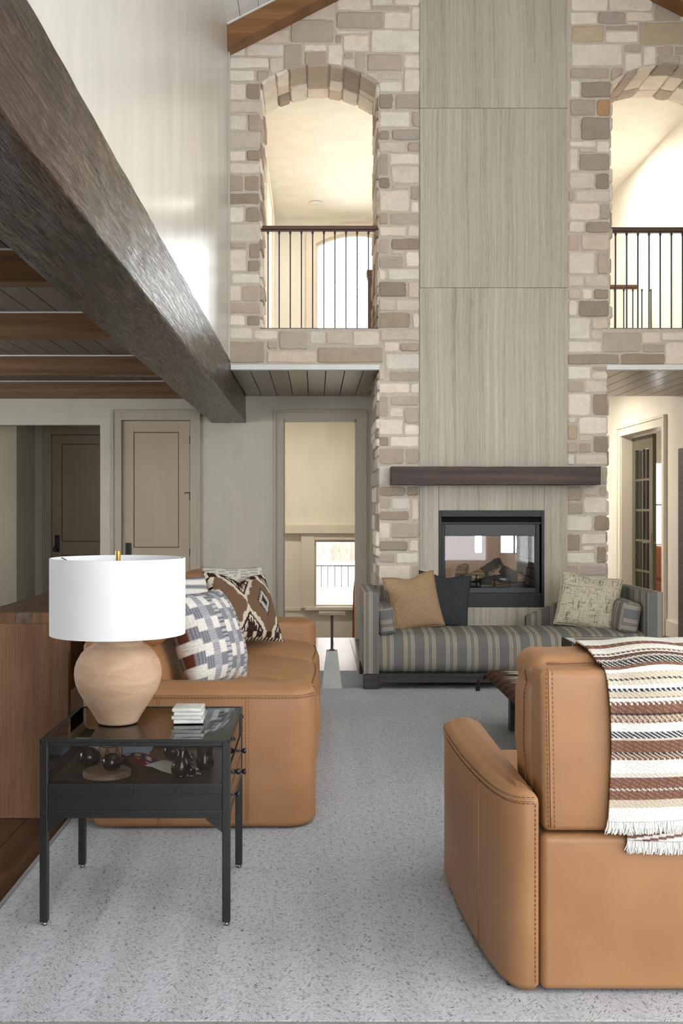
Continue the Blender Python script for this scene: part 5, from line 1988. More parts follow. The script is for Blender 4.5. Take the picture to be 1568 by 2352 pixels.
def ikat(x, y):
    t = (y - 4.4) * 15
    k_ = int(t)
    fr = abs(t - k_ - 0.5) * 2
    rr = random.Random(k_ * 7 + 1)
    st, ln = 0.02 + 0.09 * rr.random(), 0.18 + 0.3 * rr.random()
    xx = (x - tx0 - st) / ln
    on = rr.random() < 0.7
    col_ = S(206, 196, 176) if rr.random() < 0.75 else S(150, 126, 106)
    if on and 0 < xx and fr < min(0.8, 2.2 * pp(xx, 0.5) + 0.05):
        return col_
    return S(74, 55, 47) if k_ % 2 else S(90, 68, 58)


nx, ny = 60, 200
V, Fc, CO, UV = [], [], [], []
for j in range(ny + 1):
    for i in range(nx + 1):
        x = 1.04 + 0.93 * i / nx
        y = 4.72 + 1.79 * j / ny
        dropx = max(0, (tx0 - x)) * 0.9
        dropy = max(0, y - ty1) * 0.7
        V.append((x, y, tz + 0.006 - dropx - dropy + 0.002 * mnoise.noise(Vector((x * 9, y * 9, 0)))))
        CO.append(ikat(x, y))
        UV.append((x, y))
for j in range(ny):
    for i in range(nx):
        Fc.append((j * (nx + 1) + i, j * (nx + 1) + i + 1, (j + 1) * (nx + 1) + i + 1, (j + 1) * (nx + 1) + i))
nV = len(V)
V += [(x, y, z - 0.004) for x, y, z in V]
CO += CO
UV += UV
Fc += [tuple(i + nV for i in reversed(f)) for f in Fc]
rn = mk('table_runner', V, Fc, M['throw'], None, smooth=True, uv=UV, colors=CO, origin=(1.5, 5.6, tz))
tag(rn, 'brown and cream ikat striped textile spread over the coffee table', 'table runner')
mb = MB()
for i in range(9):
    a = random.Random(i)
    mb.tube([(1.045, 6.505, tz - 0.03), (1.02 + a.uniform(-0.012, 0.0), 6.50 + a.uniform(-0.02, 0.02), tz - 0.06), (1.012 + a.uniform(-0.02, 0.01), 6.50 + a.uniform(-0.03, 0.03), tz - 0.13)], 0.004, 5)
mb.obj('tassel', M['charred'], rn)
y0_, y1_ = 5.75, 6.25
x0_ = X_(1289, y1_)
tzt = Z_(1462.5, y1_)
tr = thing('display_tray', 'dark framed shallow box with pale inside on the coffee table', 'tray', (x0_ + 0.2, 6.0, tz))
for (a, b, c, d) in ((x0_, x0_ + 0.008, y0_, y1_), (x0_ + 0.392, x0_ + 0.40, y0_, y1_), (x0_ + 0.008, x0_ + 0.392, y0_, y0_ + 0.008), (x0_ + 0.008, x0_ + 0.392, y1_ - 0.008, y1_)):
    MB().rb(a, b, c, d, tz + 0.007, tzt, 0.002).obj('side', M['mantel'], tr)
MB().box(x0_ + 0.008, x0_ + 0.392, y0_ + 0.008, y1_ - 0.008, tzt - 0.03, tzt - 0.004).obj('inlay', M['marble'], tr)
MB().box(x0_ + 0.06, x0_ + 0.34, y0_ + 0.06, y1_ - 0.06, tzt - 0.004, tzt - 0.001).obj('centre_panel', M['bronze'], tr)
# ------------------------------------------------------------------ leather armchair with its back to the camera
ac = thing('leather_armchair', 'tan leather armchair seen from behind at the right front', 'armchair', (1.04, 3.4, G))
ZT = 0.575
aplan = [(0.612, 2.872), (0.612, 3.86), (0.56, 3.90), (0.515, 3.905), (0.480, 3.87), (0.467, 3.80), (0.4640, 3.70), (0.466, 3.55), (0.471, 3.40), (0.479, 3.26), (0.489, 3.14), (0.502, 3.03), (0.518, 2.95), (0.537, 2.90), (0.562, 2.876), (0.588, 2.870)]
# densify, counter-clockwise
aplan = list(reversed(aplan))
def dens(poly, m=2):
    out = []
    n = len(poly)
    for i in range(n):
        a, b, c, d = (Vector(poly[(i + k_) % n]) for k_ in (-1, 0, 1, 2))
        for j in range(m):
            t = j / m
            if (c - b).length > 0.5 or (b - a).length > 0.5 or (d - c).length > 0.5:
                p = b.lerp(c, t)
            else:
                p = 0.5 * ((2 * b) + (c - a) * t + (2 * a - 5 * b + 4 * c - d) * t * t + (3 * b - a - 3 * c + d) * t ** 3)
            out.append((p.x, p.y))
    return out
def ccw(poly):
    s_ = sum(poly[i][0] * poly[(i + 1) % len(poly)][1] - poly[(i + 1) % len(poly)][0] * poly[i][1] for i in range(len(poly)))
    return poly if s_ > 0 else list(reversed(poly))
apl = ccw(dens(aplan, 2))
arm(apl, G + 0.008, ZT, 0.014).obj('arm', LE, ac, smooth=True, auto=60)
AXC = 1.04
apr = ccw([(2 * AXC - x, y) for x, y in apl])
arm(apr, G + 0.008, ZT, 0.014).obj('arm', LE, ac, smooth=True, auto=60)


def ring_path(poly, d, z, lo, hi):
    ii = inset(poly, d)
    pts = [p for p in ii if lo(p)]
    return pts


outer = [p for p in inset(apl, -0.0012) if p[0] < 0.605]
# order from near-inner corner round the outside to the far end
outer.sort(key=lambda p: math.atan2(p[1] - 3.4, p[0] - 0.75) % (2 * math.pi))
outer = sorted(outer, key=lambda p: -((math.atan2(p[1] - 3.4, p[0] - 0.62)) % (2 * math.pi)))
zs = ZT - 0.028
MB().tube([(x, y, zs) for x, y in outer], 0.0035, 6).obj('seam', LE, ac, smooth=True)
sts = MB()
for dz in (-0.0085, 0.0085):
    s_ = stitches([(x, y, zs + dz) for x, y in outer], 0.008, 0.005, 0.0012)
    sts.add((s_.v, s_.f))
vx = [p for p in outer if abs(p[1] - 3.2) < 0.25]
vp = min(outer, key=lambda p: abs(p[1] - 3.13))
MB().tube([(vp[0] + 0.001, vp[1], zs - 0.004), (vp[0] + 0.001, vp[1], G + 0.03)], 0.003, 6).obj('seam', LE, ac, smooth=True)
np_ = min(outer, key=lambda p: abs(p[0] - 0.595) + (p[1] > 3.2) * 9)
s_ = stitches([(0.603, 2.8695, zs - 0.01), (0.603, 2.8695, G + 0.03)], 0.008, 0.005, 0.0012)
sts.add((s_.v, s_.f))
# back: lower panel, upper panel, cushion
bx0, bx1 = 0.6185, 2 * AXC - 0.6185
def flat_bulge(x0, x1, z0, z1, amt):
    def f(p):
        u = (p.x - (x0 + x1) / 2) / ((x1 - x0) / 2)
        w_ = (p.z - (z0 + z1) / 2) / ((z1 - z0) / 2)
        return p + Vector((0, -amt * max(0, 1 - u * u) * max(0, 1 - w_ * w_) if p.y < 2.95 else 0, 0))
    return f
v, f = rbox(bx0, bx1, 2.872, 3.02, G + 0.008, 0.452, 0.022, 3, (10, 2, 8), flat_bulge(bx0, bx1, 0, 0.45, 0.006))
mk('lower_back', v, f, LE, ac, smooth=True)
zu0, zu1 = 0.462, Z_(1529, 2.97)


def lean(p):
    t = (p.z - zu0) / 0.5
    q_ = p.copy()
    q_.x -= 0.006 * t if p.x < AXC else -0.006 * t
    q_.y += 0.010 * max(0, t)
    return q_


def upf(p):
    return lean(flat_bulge(bx0, bx1, zu0, zu1, 0.008)(p))


v, f = rbox(bx0 + 0.006, bx1 - 0.006, 2.868, 3.00, zu0, zu1, 0.018, 3, (10, 2, 10), upf)
mk('upper_back', v, f, LE, ac, smooth=True)
for dx_ in (0.0, ):
    pa = [lean(Vector((bx0 + 0.028, 2.8665, zu0 + 0.012 + (zu1 - zu0 - 0.028) * i / 12))) for i in range(13)] + [lean(Vector((bx0 + 0.030, 2.872, zu1 - 0.004))), lean(Vector((bx0 + 0.032, 2.90, zu1 + 0.0005)))]
    MB().tube([tuple(p) for p in pa], 0.0035, 6).obj('seam', LE, ac, smooth=True)
    for d_ in (0.009, -0.008):
        s_ = stitches([tuple(p + Vector((d_, 0.0005, 0))) for p in pa], 0.008, 0.005, 0.0013)
        sts.add((s_.v, s_.f))
# back cushion with a gathered top roll
cz0, cz1 = 0.50, Z_(1486, 3.20)
def cf(p):
    q_ = lean(p)
    w_ = (p.z - cz0) / (cz1 - cz0)
    s1 = math.sin(w_ * 23 + 3 * math.sin(w_ * 5)) * 0.0016
    q_.x += (s1 - 0.012 * math.sin(min(1, max(0, w_)) * math.pi)) * (1 if p.x < AXC else -1)
    pin = math.exp(-((w_ - 0.80) / 0.05) ** 2) * 0.008
    q_.x += pin * (1 if p.x < AXC else -1)
    q_.y -= pin * 0.6 if p.y > 3.1 else 0
    q_.z += 0.008 * mnoise.noise(Vector((p.x * 6, p.y * 6, p.z * 4)))
    return q_
v, f = rbox(bx0 + 0.008, bx1 - 0.008, 2.985, 3.25, cz0, cz1, 0.045, 4, (14, 6, 26), cf)
mk('back_cushion', v, f, LE, ac, smooth=True)
pa = []
for i in range(16):
    z_ = cz0 + 0.03 + (cz1 - cz0 - 0.07) * i / 15
    p = cf(Vector((bx0 + 0.008, 3.075, z_)))
    pa.append((p.x - 0.001, p.y, p.z))
top = [cf(Vector((bx0 + 0.05 + 0.74 * i / 12, 2.9935, cz1 - 0.018))) for i in range(13)]
MB().tube(pa, 0.003, 6).obj('seam', LE, ac, smooth=True)
MB().tube([(p.x, p.y - 0.002, p.z) for p in top], 0.003, 6).obj('seam', LE, ac, smooth=True)
s_ = stitches([(p[0] - 0.001, p[1] - 0.009, p[2]) for p in pa], 0.008, 0.005, 0.0013)
sts.add((s_.v, s_.f))
s_ = stitches([(p.x, p.y - 0.004, p.z - 0.009) for p in top], 0.008, 0.005, 0.0013)
sts.add((s_.v, s_.f))
sts.obj('stitching', TH, ac, kind='stuff')
v, f = rbox(bx0, bx1, 3.2, 3.92, 0.2, 0.46, 0.06, 4, (6, 6, 2))
mk('seat_cushion', v, f, LE, ac, smooth=True)
MB().rb(bx0, bx1, 3.02, 3.86, G + 0.012, 0.22, 0.02, 2).obj('base_rail', LE, ac, smooth=True)
for x_ in (0.56, 1.52):
    for y_ in (2.95, 3.78):
        MB().rb(x_ - 0.025, x_ + 0.025, y_ - 0.025, y_ + 0.025, G, G + 0.009, 0.002).obj('foot', M['black'], ac)

# ------------------------------------------------------------------ woven throw over the armchair back
TW, TC, TBk, TBr, TBe = S(230, 228, 222), S(208, 200, 184), S(50, 52, 58), S(120, 86, 70), S(194, 180, 158)
# stripes by height on the photograph's back face: (start, colour, second colour of the weave)
BANDS = [(1440, TW, TC), (1467, TBr, TBr), (1484, TW, TC), (1499, TBr, TC), (1503, TW, TW), (1506, TBr, TBk), (1513, TW, TBr), (1517, TBk, TC), (1528, TBr, TBr), (1536, TW, TW),
         (1542, TBe, TC), (1556, TBk, TC), (1560, TC, TBe), (1570, TW, TW), (1578, TBk, TW), (1585, TBe, TC), (1597, TBr, TC), (1600, TW, TW), (1607, TBr, TW), (1615, TBr, TBr), (1632, TBk, TBr), (1637, TBe, TBr),
         (1650, TBr, TC), (1654, TW, TW), (1676, TBk, TW), (1691, TC, TC), (1695, TBr, TBr), (1722, TBk, TC), (1728, TBr, TC), (1742, TW, TW), (1772, TC, TW), (1781, TBr, TBr), (1806, TC, TBk), (1811, TBr, TBr),
         (1832, TBe, TC), (1850, TW, TW), (2400, TW, TW)]


def band(py, x):
    for i in range(len(BANDS) - 1):
        if BANDS[i][0] <= py < BANDS[i + 1][0]:
            a, b = BANDS[i][1], BANDS[i][2]
            w_ = (math.floor(x * 210) + 2 * math.floor(py / 3.0)) % 3
            if a is TBr and b is TBr:
                return TBr if (math.floor(x * 210) * 7 + math.floor(py / 2) * 3) % 5 else S(150, 120, 106)
            return a if (w_ or a is b) else b
    return TW


tx_0, tx_1 = 0.797, 1.36
yb_ = 2.846
ctop = cz1 + 0.012


def throw_layer(prof, x0, x1, col, name, parent, edge_wob=0.012, nx=240, seed=0.0, thick=0.006):
    """prof = list of (y, z) down the length"""
    V, Fc, CO, UV = [], [], [], []
    L = [0]
    for i in range(1, len(prof)):
        L.append(L[-1] + math.hypot(prof[i][0] - prof[i - 1][0], prof[i][1] - prof[i - 1][1]))
    n = len(prof)
    for j, (y, z) in enumerate(prof):
        # profile normal
        a, b = prof[max(0, j - 1)], prof[min(n - 1, j + 1)]
        ty, tz_ = b[0] - a[0], b[1] - a[1]
        l_ = math.hypot(ty, tz_) or 1
        ny_, nz_ = tz_ / l_, -ty / l_        # points away from the chair
        for i in range(nx + 1):
            t = i / nx
            x = x0 + (x1 - x0) * t + edge_wob * (1 - t) * math.sin(L[j] * 9 + seed) * 0.6
            wob = 0.010 * mnoise.noise(Vector((x * 5, L[j] * 4, seed))) + 0.006 * math.sin(x * 20 + L[j] * 2)
            wob = max(-0.004, wob)
            V.append((x, y + ny_ * wob, z + nz_ * wob + 0.010 * mnoise.noise(Vector((x * 3, seed, 1.7)))))
            CO.append(col(x, y, z, L[j]))
            UV.append((x, L[j]))
    m = nx + 1
    for j in range(n - 1):
        for i in range(nx):
            Fc.append((j * m + i, j * m + i + 1, (j + 1) * m + i + 1, (j + 1) * m + i))
    o = mk(name, V, Fc, M['throw'], parent, smooth=True, uv=UV, colors=CO)
    md = o.modifiers.new('thickness', 'SOLIDIFY')
    md.thickness = thick
    md.offset = -1
    return V, m, n


def resample(prof, step):
    out = [prof[0]]
    for a, b in zip(prof, prof[1:]):
        l_ = math.hypot(b[0] - a[0], b[1] - a[1])
        k_ = max(1, round(l_ / step))
        for i in range(1, k_ + 1):
            t = i / k_
            out.append((a[0] + (b[0] - a[0]) * t, a[1] + (b[1] - a[1]) * t))
    return out


thr = thing('throw_blanket', 'striped brown and cream woven throw with white fringe over the armchair back', 'blanket', (1.08, 2.95, 0.46))
pf = [(3.285, 0.66), (3.285, ctop - 0.05), (3.262, ctop - 0.005), (3.20, ctop + 0.012), (3.08, ctop + 0.014), (3.0, ctop + 0.004), (2.955, ctop - 0.012), (2.905, zu1 + 0.020), (2.872, zu1 + 0.004), (2.856, zu1 - 0.03), (yb_, zu1 - 0.10), (yb_, 0.60), (yb_ - 0.003, Z_(1882, yb_))]
prof = resample(pf, 0.003)


def pcol(x, y, z, l_):
    py = VY - (z - H) * F / y
    if y > 3.03:
        py = 1460 - (y - 3.06) * 220 if z > ctop - 0.04 else 1440 + (ctop - z) * 500
        if y > 3.2:
            py = 1500 + (ctop - z) * 700
        else:
            py = 1441 if y > 3.16 else (1468 if y < 3.07 else 1450)
    return band(py, x)


V, m, n = throw_layer(prof, tx_0, tx_1, pcol, 'cloth', thr)
# second fold showing below
pf2 = [(yb_ + 0.012, 0.62), (yb_ + 0.010, Z_(1932, yb_))]


def pcol2(x, y, z, l_):
    py = VY - (z - H) * F / y
    py += 26 * min(1, max(0, (x - 0.86) / 0.16)) - 4
    return S(122, 92, 80) if (1913 < py < 1921 or 1927 < py < 1934) else TW


V2, m2, n2 = throw_layer(resample(pf2, 0.004), 0.852, tx_1 + 0.02, pcol2, 'under_fold', thr, 0.004, seed=4.0)


def fringe(row, z0, zlen, seed):
    mb = MB()
    rr = random.Random(seed)
    x = row[0][0] + 0.002
    for i in range(len(row) - 1):
        for q_ in range(3):
            p = Vector(row[i]).lerp(Vector(row[i + 1]), q_ / 3)
            d = rr.uniform(-0.012, 0.010)
            l_ = zlen * rr.uniform(0.8, 1.1)
            o = rr.uniform(-0.004, 0.002)
            mb.tube([(p.x, p.y + o, p.z + 0.006), (p.x + d * 0.4, p.y + o - 0.003, p.z - l_ * 0.5), (p.x + d, p.y + o + rr.uniform(-0.004, 0.004), p.z - l_)], [0.0016, 0.0018, 0.0013], 4)
    return mb


wool = simple('white_wool_fringe', srgb(228, 227, 222), 0.95, 0.06, 60)
fringe(V[(n - 1) * m:(n - 1) * m + m], 0, 0.032, 1).obj('fringe', wool, thr, kind='stuff')
fringe(V2[(n2 - 1) * m2:(n2 - 1) * m2 + m2], 0, 0.034, 2).obj('fringe', wool, thr, kind='stuff')

# ------------------------------------------------------------------ glass-top display side table
BK = M['black']
sx0, sx1, sy0, sy1, sz = -0.884, -0.274, 3.343, 3.915, 0.61
tb = thing('display_side_table', 'black metal display side table with glass case and drawers', 'side table', ((sx0 + sx1) / 2, (sy0 + sy1) / 2, G))
lw = 0.026
for x_ in (sx0, sx1 - lw):
    for y_ in (sy0, sy1 - lw):
        lg = MB().rb(x_, x_ + lw, y_, y_ + lw, G + 0.012, sz - 0.001, 0.0025).obj('leg', BK, tb)
        MB().lathe([(0.004, 0.012), (0.009, 0.010), (0.010, 0.004), (0.008, 0.0)], 12, (x_ + lw / 2, y_ + lw / 2, G)).obj('foot', M['chrome'], lg, smooth=True)
z_top, z_g1, z_g0, z_m0, z_p1, z_p0, z_b = sz, Z_(1715, sy0), Z_(1801, sy0), Z_(1825, sy0), Z_(1827, sy0), Z_(1862, sy0), Z_(1880, sy0)
for (y_, sgn) in ((sy0, 1), (sy1 - 0.016, -1)):
    for (a, b) in ((z_g1, z_top - 0.001), (z_m0, z_g0), (z_b, z_p0)):
        rl_ = MB().rb(sx0 + lw, sx1 - lw, y_ + 0.001, y_ + 0.015, a, b, 0.002).obj('rail', BK, tb)
        if sgn > 0:
            zz_ = [(a + b) / 2 + 0.001] if b - a < 0.03 else [a + 0.010, b - 0.010]
            for zc in zz_:
                xa = sx0 + lw + 0.006
                Lw = (sx1 - sx0 - 2 * lw - 0.012) / 4
                for i in range(4):
                    MB().rb(xa + i * Lw + 0.006, xa + (i + 1) * Lw - 0.006, y_ - 0.0015, y_ + 0.002, zc - 0.0016, zc + 0.0016, 0.001).obj('raised_strip', BK, rl_)
                for i in range(1, 4):
                    MB().rb(xa + i * Lw - 0.005, xa + i * Lw + 0.005, y_ - 0.002, y_ + 0.002, zc - 0.006, zc + 0.006, 0.0015).obj('rivet_plate', BK, rl_)
for x_ in (sx0, sx1 - 0.016):
    for (a, b) in ((z_g1, z_top - 0.001), (z_b, z_p0)):
        MB().rb(x_ + 0.001, x_ + 0.015, sy0 + lw, sy1 - lw, a, b, 0.002).obj('rail', BK, tb)
# front panel below the case, its frame, the case floor and glass
MB().rb(sx0 + lw, sx1 - lw, sy0 + 0.006, sy0 + 0.012, z_p0 - 0.002, z_m0 + 0.002, 0.001).obj('front_panel', BK, tb)
MB().rb(sx0 + lw, sx1 - lw, sy1 - 0.012, sy1 - 0.006, z_p0 - 0.002, z_m0 + 0.002, 0.001).obj('rear_panel', BK, tb)
MB().rb(sx0 + 0.004, sx0 + 0.010, sy0 + lw, sy1 - lw, z_p0 - 0.002, z_g0, 0.001).obj('side_panel', BK, tb)
MB().box(sx0 + 0.016, sx1 - 0.016, sy0 + 0.016, sy1 - 0.016, z_g0 - 0.016, z_g0 - 0.006).obj('case_floor', M['caseply'], tb)
MB().box(sx0 + lw, sx1 - lw, sy0 + 0.006, sy0 + 0.010, z_g0 - 0.002, z_g1 + 0.002).obj('front_glass', M['caseglass'], tb)
MB().box(sx0 + lw, sx1 - lw, sy1 - 0.010, sy1 - 0.006, z_g0 - 0.002, z_g1 + 0.002).obj('rear_glass', M['caseglass'], tb)
MB().box(sx0 + 0.006, sx0 + 0.010, sy0 + lw, sy1 - lw, z_g0 - 0.002, z_g1 + 0.002).obj('side_glass', M['caseglass'], tb)
MB().box(sx1 - 0.010, sx1 - 0.006, sy0 + lw, sy1 - lw, 0.52, z_g1 + 0.002).obj('side_glass', M['caseglass'], tb)
MB().box(sx0 + 0.008, sx1 - 0.008, sy0 + 0.008, sy1 - 0.008, sz - 0.006, sz - 0.0005).obj('top_glass', M['topglass'], tb)
for (a, b, c, d) in ((sx0, sx0 + 0.009, sy0, sy1), (sx1 - 0.009, sx1, sy0, sy1), (sx0 + 0.009, sx1 - 0.009, sy0, sy0 + 0.009), (sx0 + 0.009, sx1 - 0.009, sy1 - 0.009, sy1)):
    MB().rb(a, b, c, d, sz - 0.008, sz + 0.002, 0.001).obj('top_rim', BK, tb)
# drawers on the right side
gl_blk = simple('gloss_black_metal', srgb(26, 26, 28), 0.14, 0.05, 8, 40, 0.02, spec=0.7)
for (a, b) in ((0.447, 0.515), (0.372, 0.441)):
    dw = MB().rb(sx1 - 0.012, sx1 - 0.002, sy0 + lw + 0.003, sy1 - lw - 0.003, a, b, 0.002).obj('drawer', gl_blk, tb)
    for y_ in (3.46, 3.76):
        kn = MB().lathe([(0.007, 0.0), (0.007, 0.002), (0.0035, 0.004), (0.0035, 0.010), (0.008, 0.015), (0.011, 0.021), (0.009, 0.026), (0.0, 0.027)], 16)
        o = mk('knob', kn.v, kn.f, BK, dw, smooth=True, world=False)
        o.matrix_local = Matrix.Translation(Vector((sx1 - 0.003, y_, (a + b) / 2)) - OFF[dw.name]) @ Matrix.Rotation(R(90), 4, 'Y')
for y_ in (3.42, 3.80):
    lt = MB().rb(sx1 - 0.001, sx1 + 0.006, y_ - 0.016, y_ + 0.016, z_g1 + 0.004, z_g1 + 0.014, 0.002)
    lt.tube([(sx1 + 0.006, y_ - 0.010, z_g1 + 0.012), (sx1 + 0.010, y_, z_g1 + 0.004), (sx1 + 0.006, y_ + 0.010, z_g1 + 0.012)], 0.0025, 6)
    lt.obj('latch', BK, tb)
# corner brackets under the frame
for (x_, s1) in ((sx0 + lw, 1), (sx1 - lw, -1)):
    for y_ in (sy0 + 0.004, sy1 - 0.014):
        MB().add(prism([(x_, z_b), (x_ + s1 * 0.055, z_b), (x_ + s1 * 0.050, z_b - 0.006), (x_, z_b - 0.045)], 'y', y_, y_ + 0.010)).obj('bracket', BK, tb)

# things inside the case
zc = z_g0 - 0.006


def pot(name, x, y, prof, mat, lab, cat, z=zc, grp=None):
    o = MB().lathe(prof, 28, (x, y, z)).obj(name, mat, None, smooth=True, origin=(x, y, z), auto=50)
    return tag(o, lab, cat, grp)


ys_ = 3.47
wx = X_(246, ys_)
wd = MB().lathe([(0.0, 0), (0.074, 0), (0.079, 0.004), (0.079, 0.018), (0.075, 0.022), (0, 0.022)], 40, (wx, ys_, zc)).obj('wooden_disc', M['disc'], None, smooth=True, origin=(wx, ys_, zc), auto=40)
tag(wd, 'round turned wooden disc inside the display case', 'stand')
bowl = [(0.0, 0.0), (0.014, 0.0), (0.026, 0.008), (0.033, 0.024), (0.030, 0.040), (0.020, 0.050), (0.012, 0.053), (0.012, 0.049), (0.0, 0.046)]
pot('black_pot', X_(257, 3.46), 3.46, bowl, M['pot'], 'small round black pot standing on the wooden disc', 'pot', zc + 0.022, 'black pots in the display case')
pot('black_pot', X_(206, 3.60), 3.60, [(r * 1.1, z * 1.2) for r, z in bowl], M['pot'], 'round black pot left of the painted pot in the display case', 'pot', zc, 'black pots in the display case')
op = thing('painted_pot', 'small tan pot painted with brown geometric lines in the display case', 'pot', (X_(252, 3.66), 3.66, zc))
oprof = [(0.0, 0.0), (0.020, 0.0), (0.038, 0.016), (0.044, 0.038), (0.040, 0.058), (0.027, 0.072), (0.024, 0.080), (0.028, 0.086), (0.024, 0.084), (0.0, 0.02)]
MB().lathe(oprof, 32, (X_(252, 3.66), 3.66, zc)).obj('body', M['olla'], op, smooth=True)
pcx = X_(252, 3.66)


def opt(a, z):
    r_ = 0.0
    for (r0, z0), (r1, z1) in zip(oprof, oprof[1:]):
        if z0 <= z <= z1:
            r_ = r0 + (r1 - r0) * (z - z0) / max(1e-6, z1 - z0)
            break
    return (pcx + (r_ + 0.0006) * math.cos(a), 3.66 + (r_ + 0.0006) * math.sin(a), zc + z)


for i in range(8):
    a = -math.pi / 2 + (i - 3.5) * 0.42
    MB().tube([opt(a + (0.16 if i % 2 else -0.16) * t, 0.024 + 0.034 * t) for t in (0, 0.25, 0.5, 0.75, 1)], 0.0016, 5).obj('painted_line', M['ollapaint'], op)
for z_ in (0.020, 0.060):
    MB().tube([opt(2 * math.pi * t / 30, z_) for t in range(30)], 0.0014, 5, True).obj('painted_band', M['ollapaint'], op)
# blue cloth
bx = MB()
bx.add(rbox(X_(195, 3.8), X_(345, 3.8), 3.74, 3.87, zc, zc + 0.010, 0.004, 2, (20, 10, 1), lambda p: p + Vector((0, 0, 0.006 * mnoise.noise(p * 30) if p.z > zc + 0.004 else 0))))
tag(bx.obj('folded_cloth', M['bluecloth'], None, smooth=True, origin=(X_(270, 3.8), 3.8, zc)), 'pale blue folded cloth at the back of the display case', 'cloth')
# woven strip with fringe
RDK, PUR, CRM = S(128, 44, 52), S(62, 52, 120), S(206, 200, 188)
V, Fc, CO, UV = [], [], [], []
p0, p1 = Vector((X_(262, 3.66), 3.70, zc)), Vector((X_(352, 3.58), 3.60, zc))
nu, nv = 40, 16
dirv = (p1 - p0)
perp = Vector((-dirv.y, dirv.x, 0)).normalized() * 0.042
for j in range(nv + 1):
    for i in range(nu + 1):
        u, v = i / nu, j / nv
        p = p0 + dirv * u + perp * (v * 2 - 1)
        p.z = zc + 0.008 + 0.022 * math.sin(u * math.pi) * 0.8 + 0.003 * math.sin(v * 9)
        V.append(tuple(p))
        UV.append((u * 0.15, v * 0.08))
        c = RDK if (int(v * 5) % 2 == 0) else (CRM if (int(u * 7 + v * 3) % 2) else PUR)
        CO.append(c)
for j in range(nv):
    for i in range(nu):
        Fc.append((j * (nu + 1) + i, j * (nu + 1) + i + 1, (j + 1) * (nu + 1) + i + 1, (j + 1) * (nu + 1) + i))
wv = mk('woven_band', V, Fc, M['kilim'], None, smooth=True, uv=UV, colors=CO, origin=tuple(p0))
wv.modifiers.new('thickness', 'SOLIDIFY').thickness = 0.004
tag(wv, 'red purple and cream woven band with long grey fringe in the display case', 'textile')
mb = MB()
rr = random.Random(5)
for i in range(46):
    v = i / 45
    a = p0 + dirv + perp * (v * 2 - 1)
    a.z = zc + 0.012
    l_ = 0.12 + 0.08 * (1 - v) + rr.uniform(-0.02, 0.02)
    d = (dirv.normalized() * 1.0 + Vector((rr.uniform(-0.25, 0.25) + 0.15, rr.uniform(-0.25, 0.1), 0))).normalized()
    pts = [a]
    for k_ in range(1, 6):
        q_ = a + d * (l_ * k_ / 5) + Vector((0.006 * math.sin(k_ * 1.7 + i), 0.006 * math.cos(k_ * 1.3 + i * 2), 0))
        q_.y = max(sy0 + 0.02, q_.y)
        q_.x = min(sx1 - 0.03, q_.x)
        q_.z = zc + 0.004 + 0.008 * (1 - k_ / 5) + rr.uniform(0, 0.004)
        pts.append(q_)
    mb.tube(pts, 0.0022, 5)
mb.obj('fringe', M['cord'], wv, kind='stuff')
# black bear-like vessel and a black cup
bx_, by_ = X_(415, 3.46), 3.46
bf = thing('black_figure_vessel', 'glossy black pottery animal vessel with a handle in the display case', 'figurine', (bx_, by_, zc))
v, f = lathe([(0.0, 0.0), (0.018, 0.001), (0.030, 0.014), (0.034, 0.030), (0.029, 0.050), (0.020, 0.066), (0.016, 0.078), (0.017, 0.088), (0.012, 0.096), (0.0, 0.099)], 28, (bx_, by_, zc))
mk('body', [(x + (z - zc - 0.02) * 0.10, y, z) for x, y, z in v], f, M['pot'], bf, smooth=True)
MB().tube([(bx_ + 0.016, by_ - 0.004, zc + 0.075), (bx_ + 0.036, by_ - 0.008, zc + 0.070), (bx_ + 0.042, by_ - 0.010, zc + 0.062), (bx_ + 0.034, by_ - 0.010, zc + 0.055)], [0.012, 0.010, 0.008, 0.005], 12).obj('snout', M['pot'], bf, smooth=True)
MB().tube([(bx_ + 0.026, by_ - 0.012, zc + 0.044), (bx_ + 0.044, by_ - 0.018, zc + 0.036), (bx_ + 0.046, by_ - 0.018, zc + 0.020), (bx_ + 0.028, by_ - 0.012, zc + 0.014)], [0.009, 0.008, 0.008, 0.008], 12).obj('paw_handle', M['pot'], bf, smooth=True)
for s_ in (-1, 1):
    MB().lathe([(0.0, 0.0), (0.005, 0.002), (0.004, 0.008), (0.0, 0.010)], 10, (bx_ + 0.008 + s_ * 0.009, by_, zc + 0.092)).obj('ear', M['pot'], bf, smooth=True)
pot('black_pot', X_(470, 3.56), 3.56, [(0.0, 0), (0.020, 0.0), (0.030, 0.012), (0.032, 0.030), (0.026, 0.046), (0.026, 0.066), (0.031, 0.084), (0.026, 0.084), (0.0, 0.04)], M['pot'], 'waisted black vase at the right end of the display case', 'vase', zc, 'black pots in the display case')
pot('black_pot', X_(396, 3.72), 3.72, bowl, M['pot'], 'small black pot behind the animal vessel in the display case', 'pot', zc, 'black pots in the display case')

# ------------------------------------------------------------------ lamp and coasters on the table
ly = 3.62
lx_ = X_(271, ly)
lp = thing('table_lamp', 'table lamp with terracotta urn base and white drum shade', 'lamp', (lx_, ly, sz + 0.002))
zb_ = sz + 0.002
s_l = ly / F
prof = []
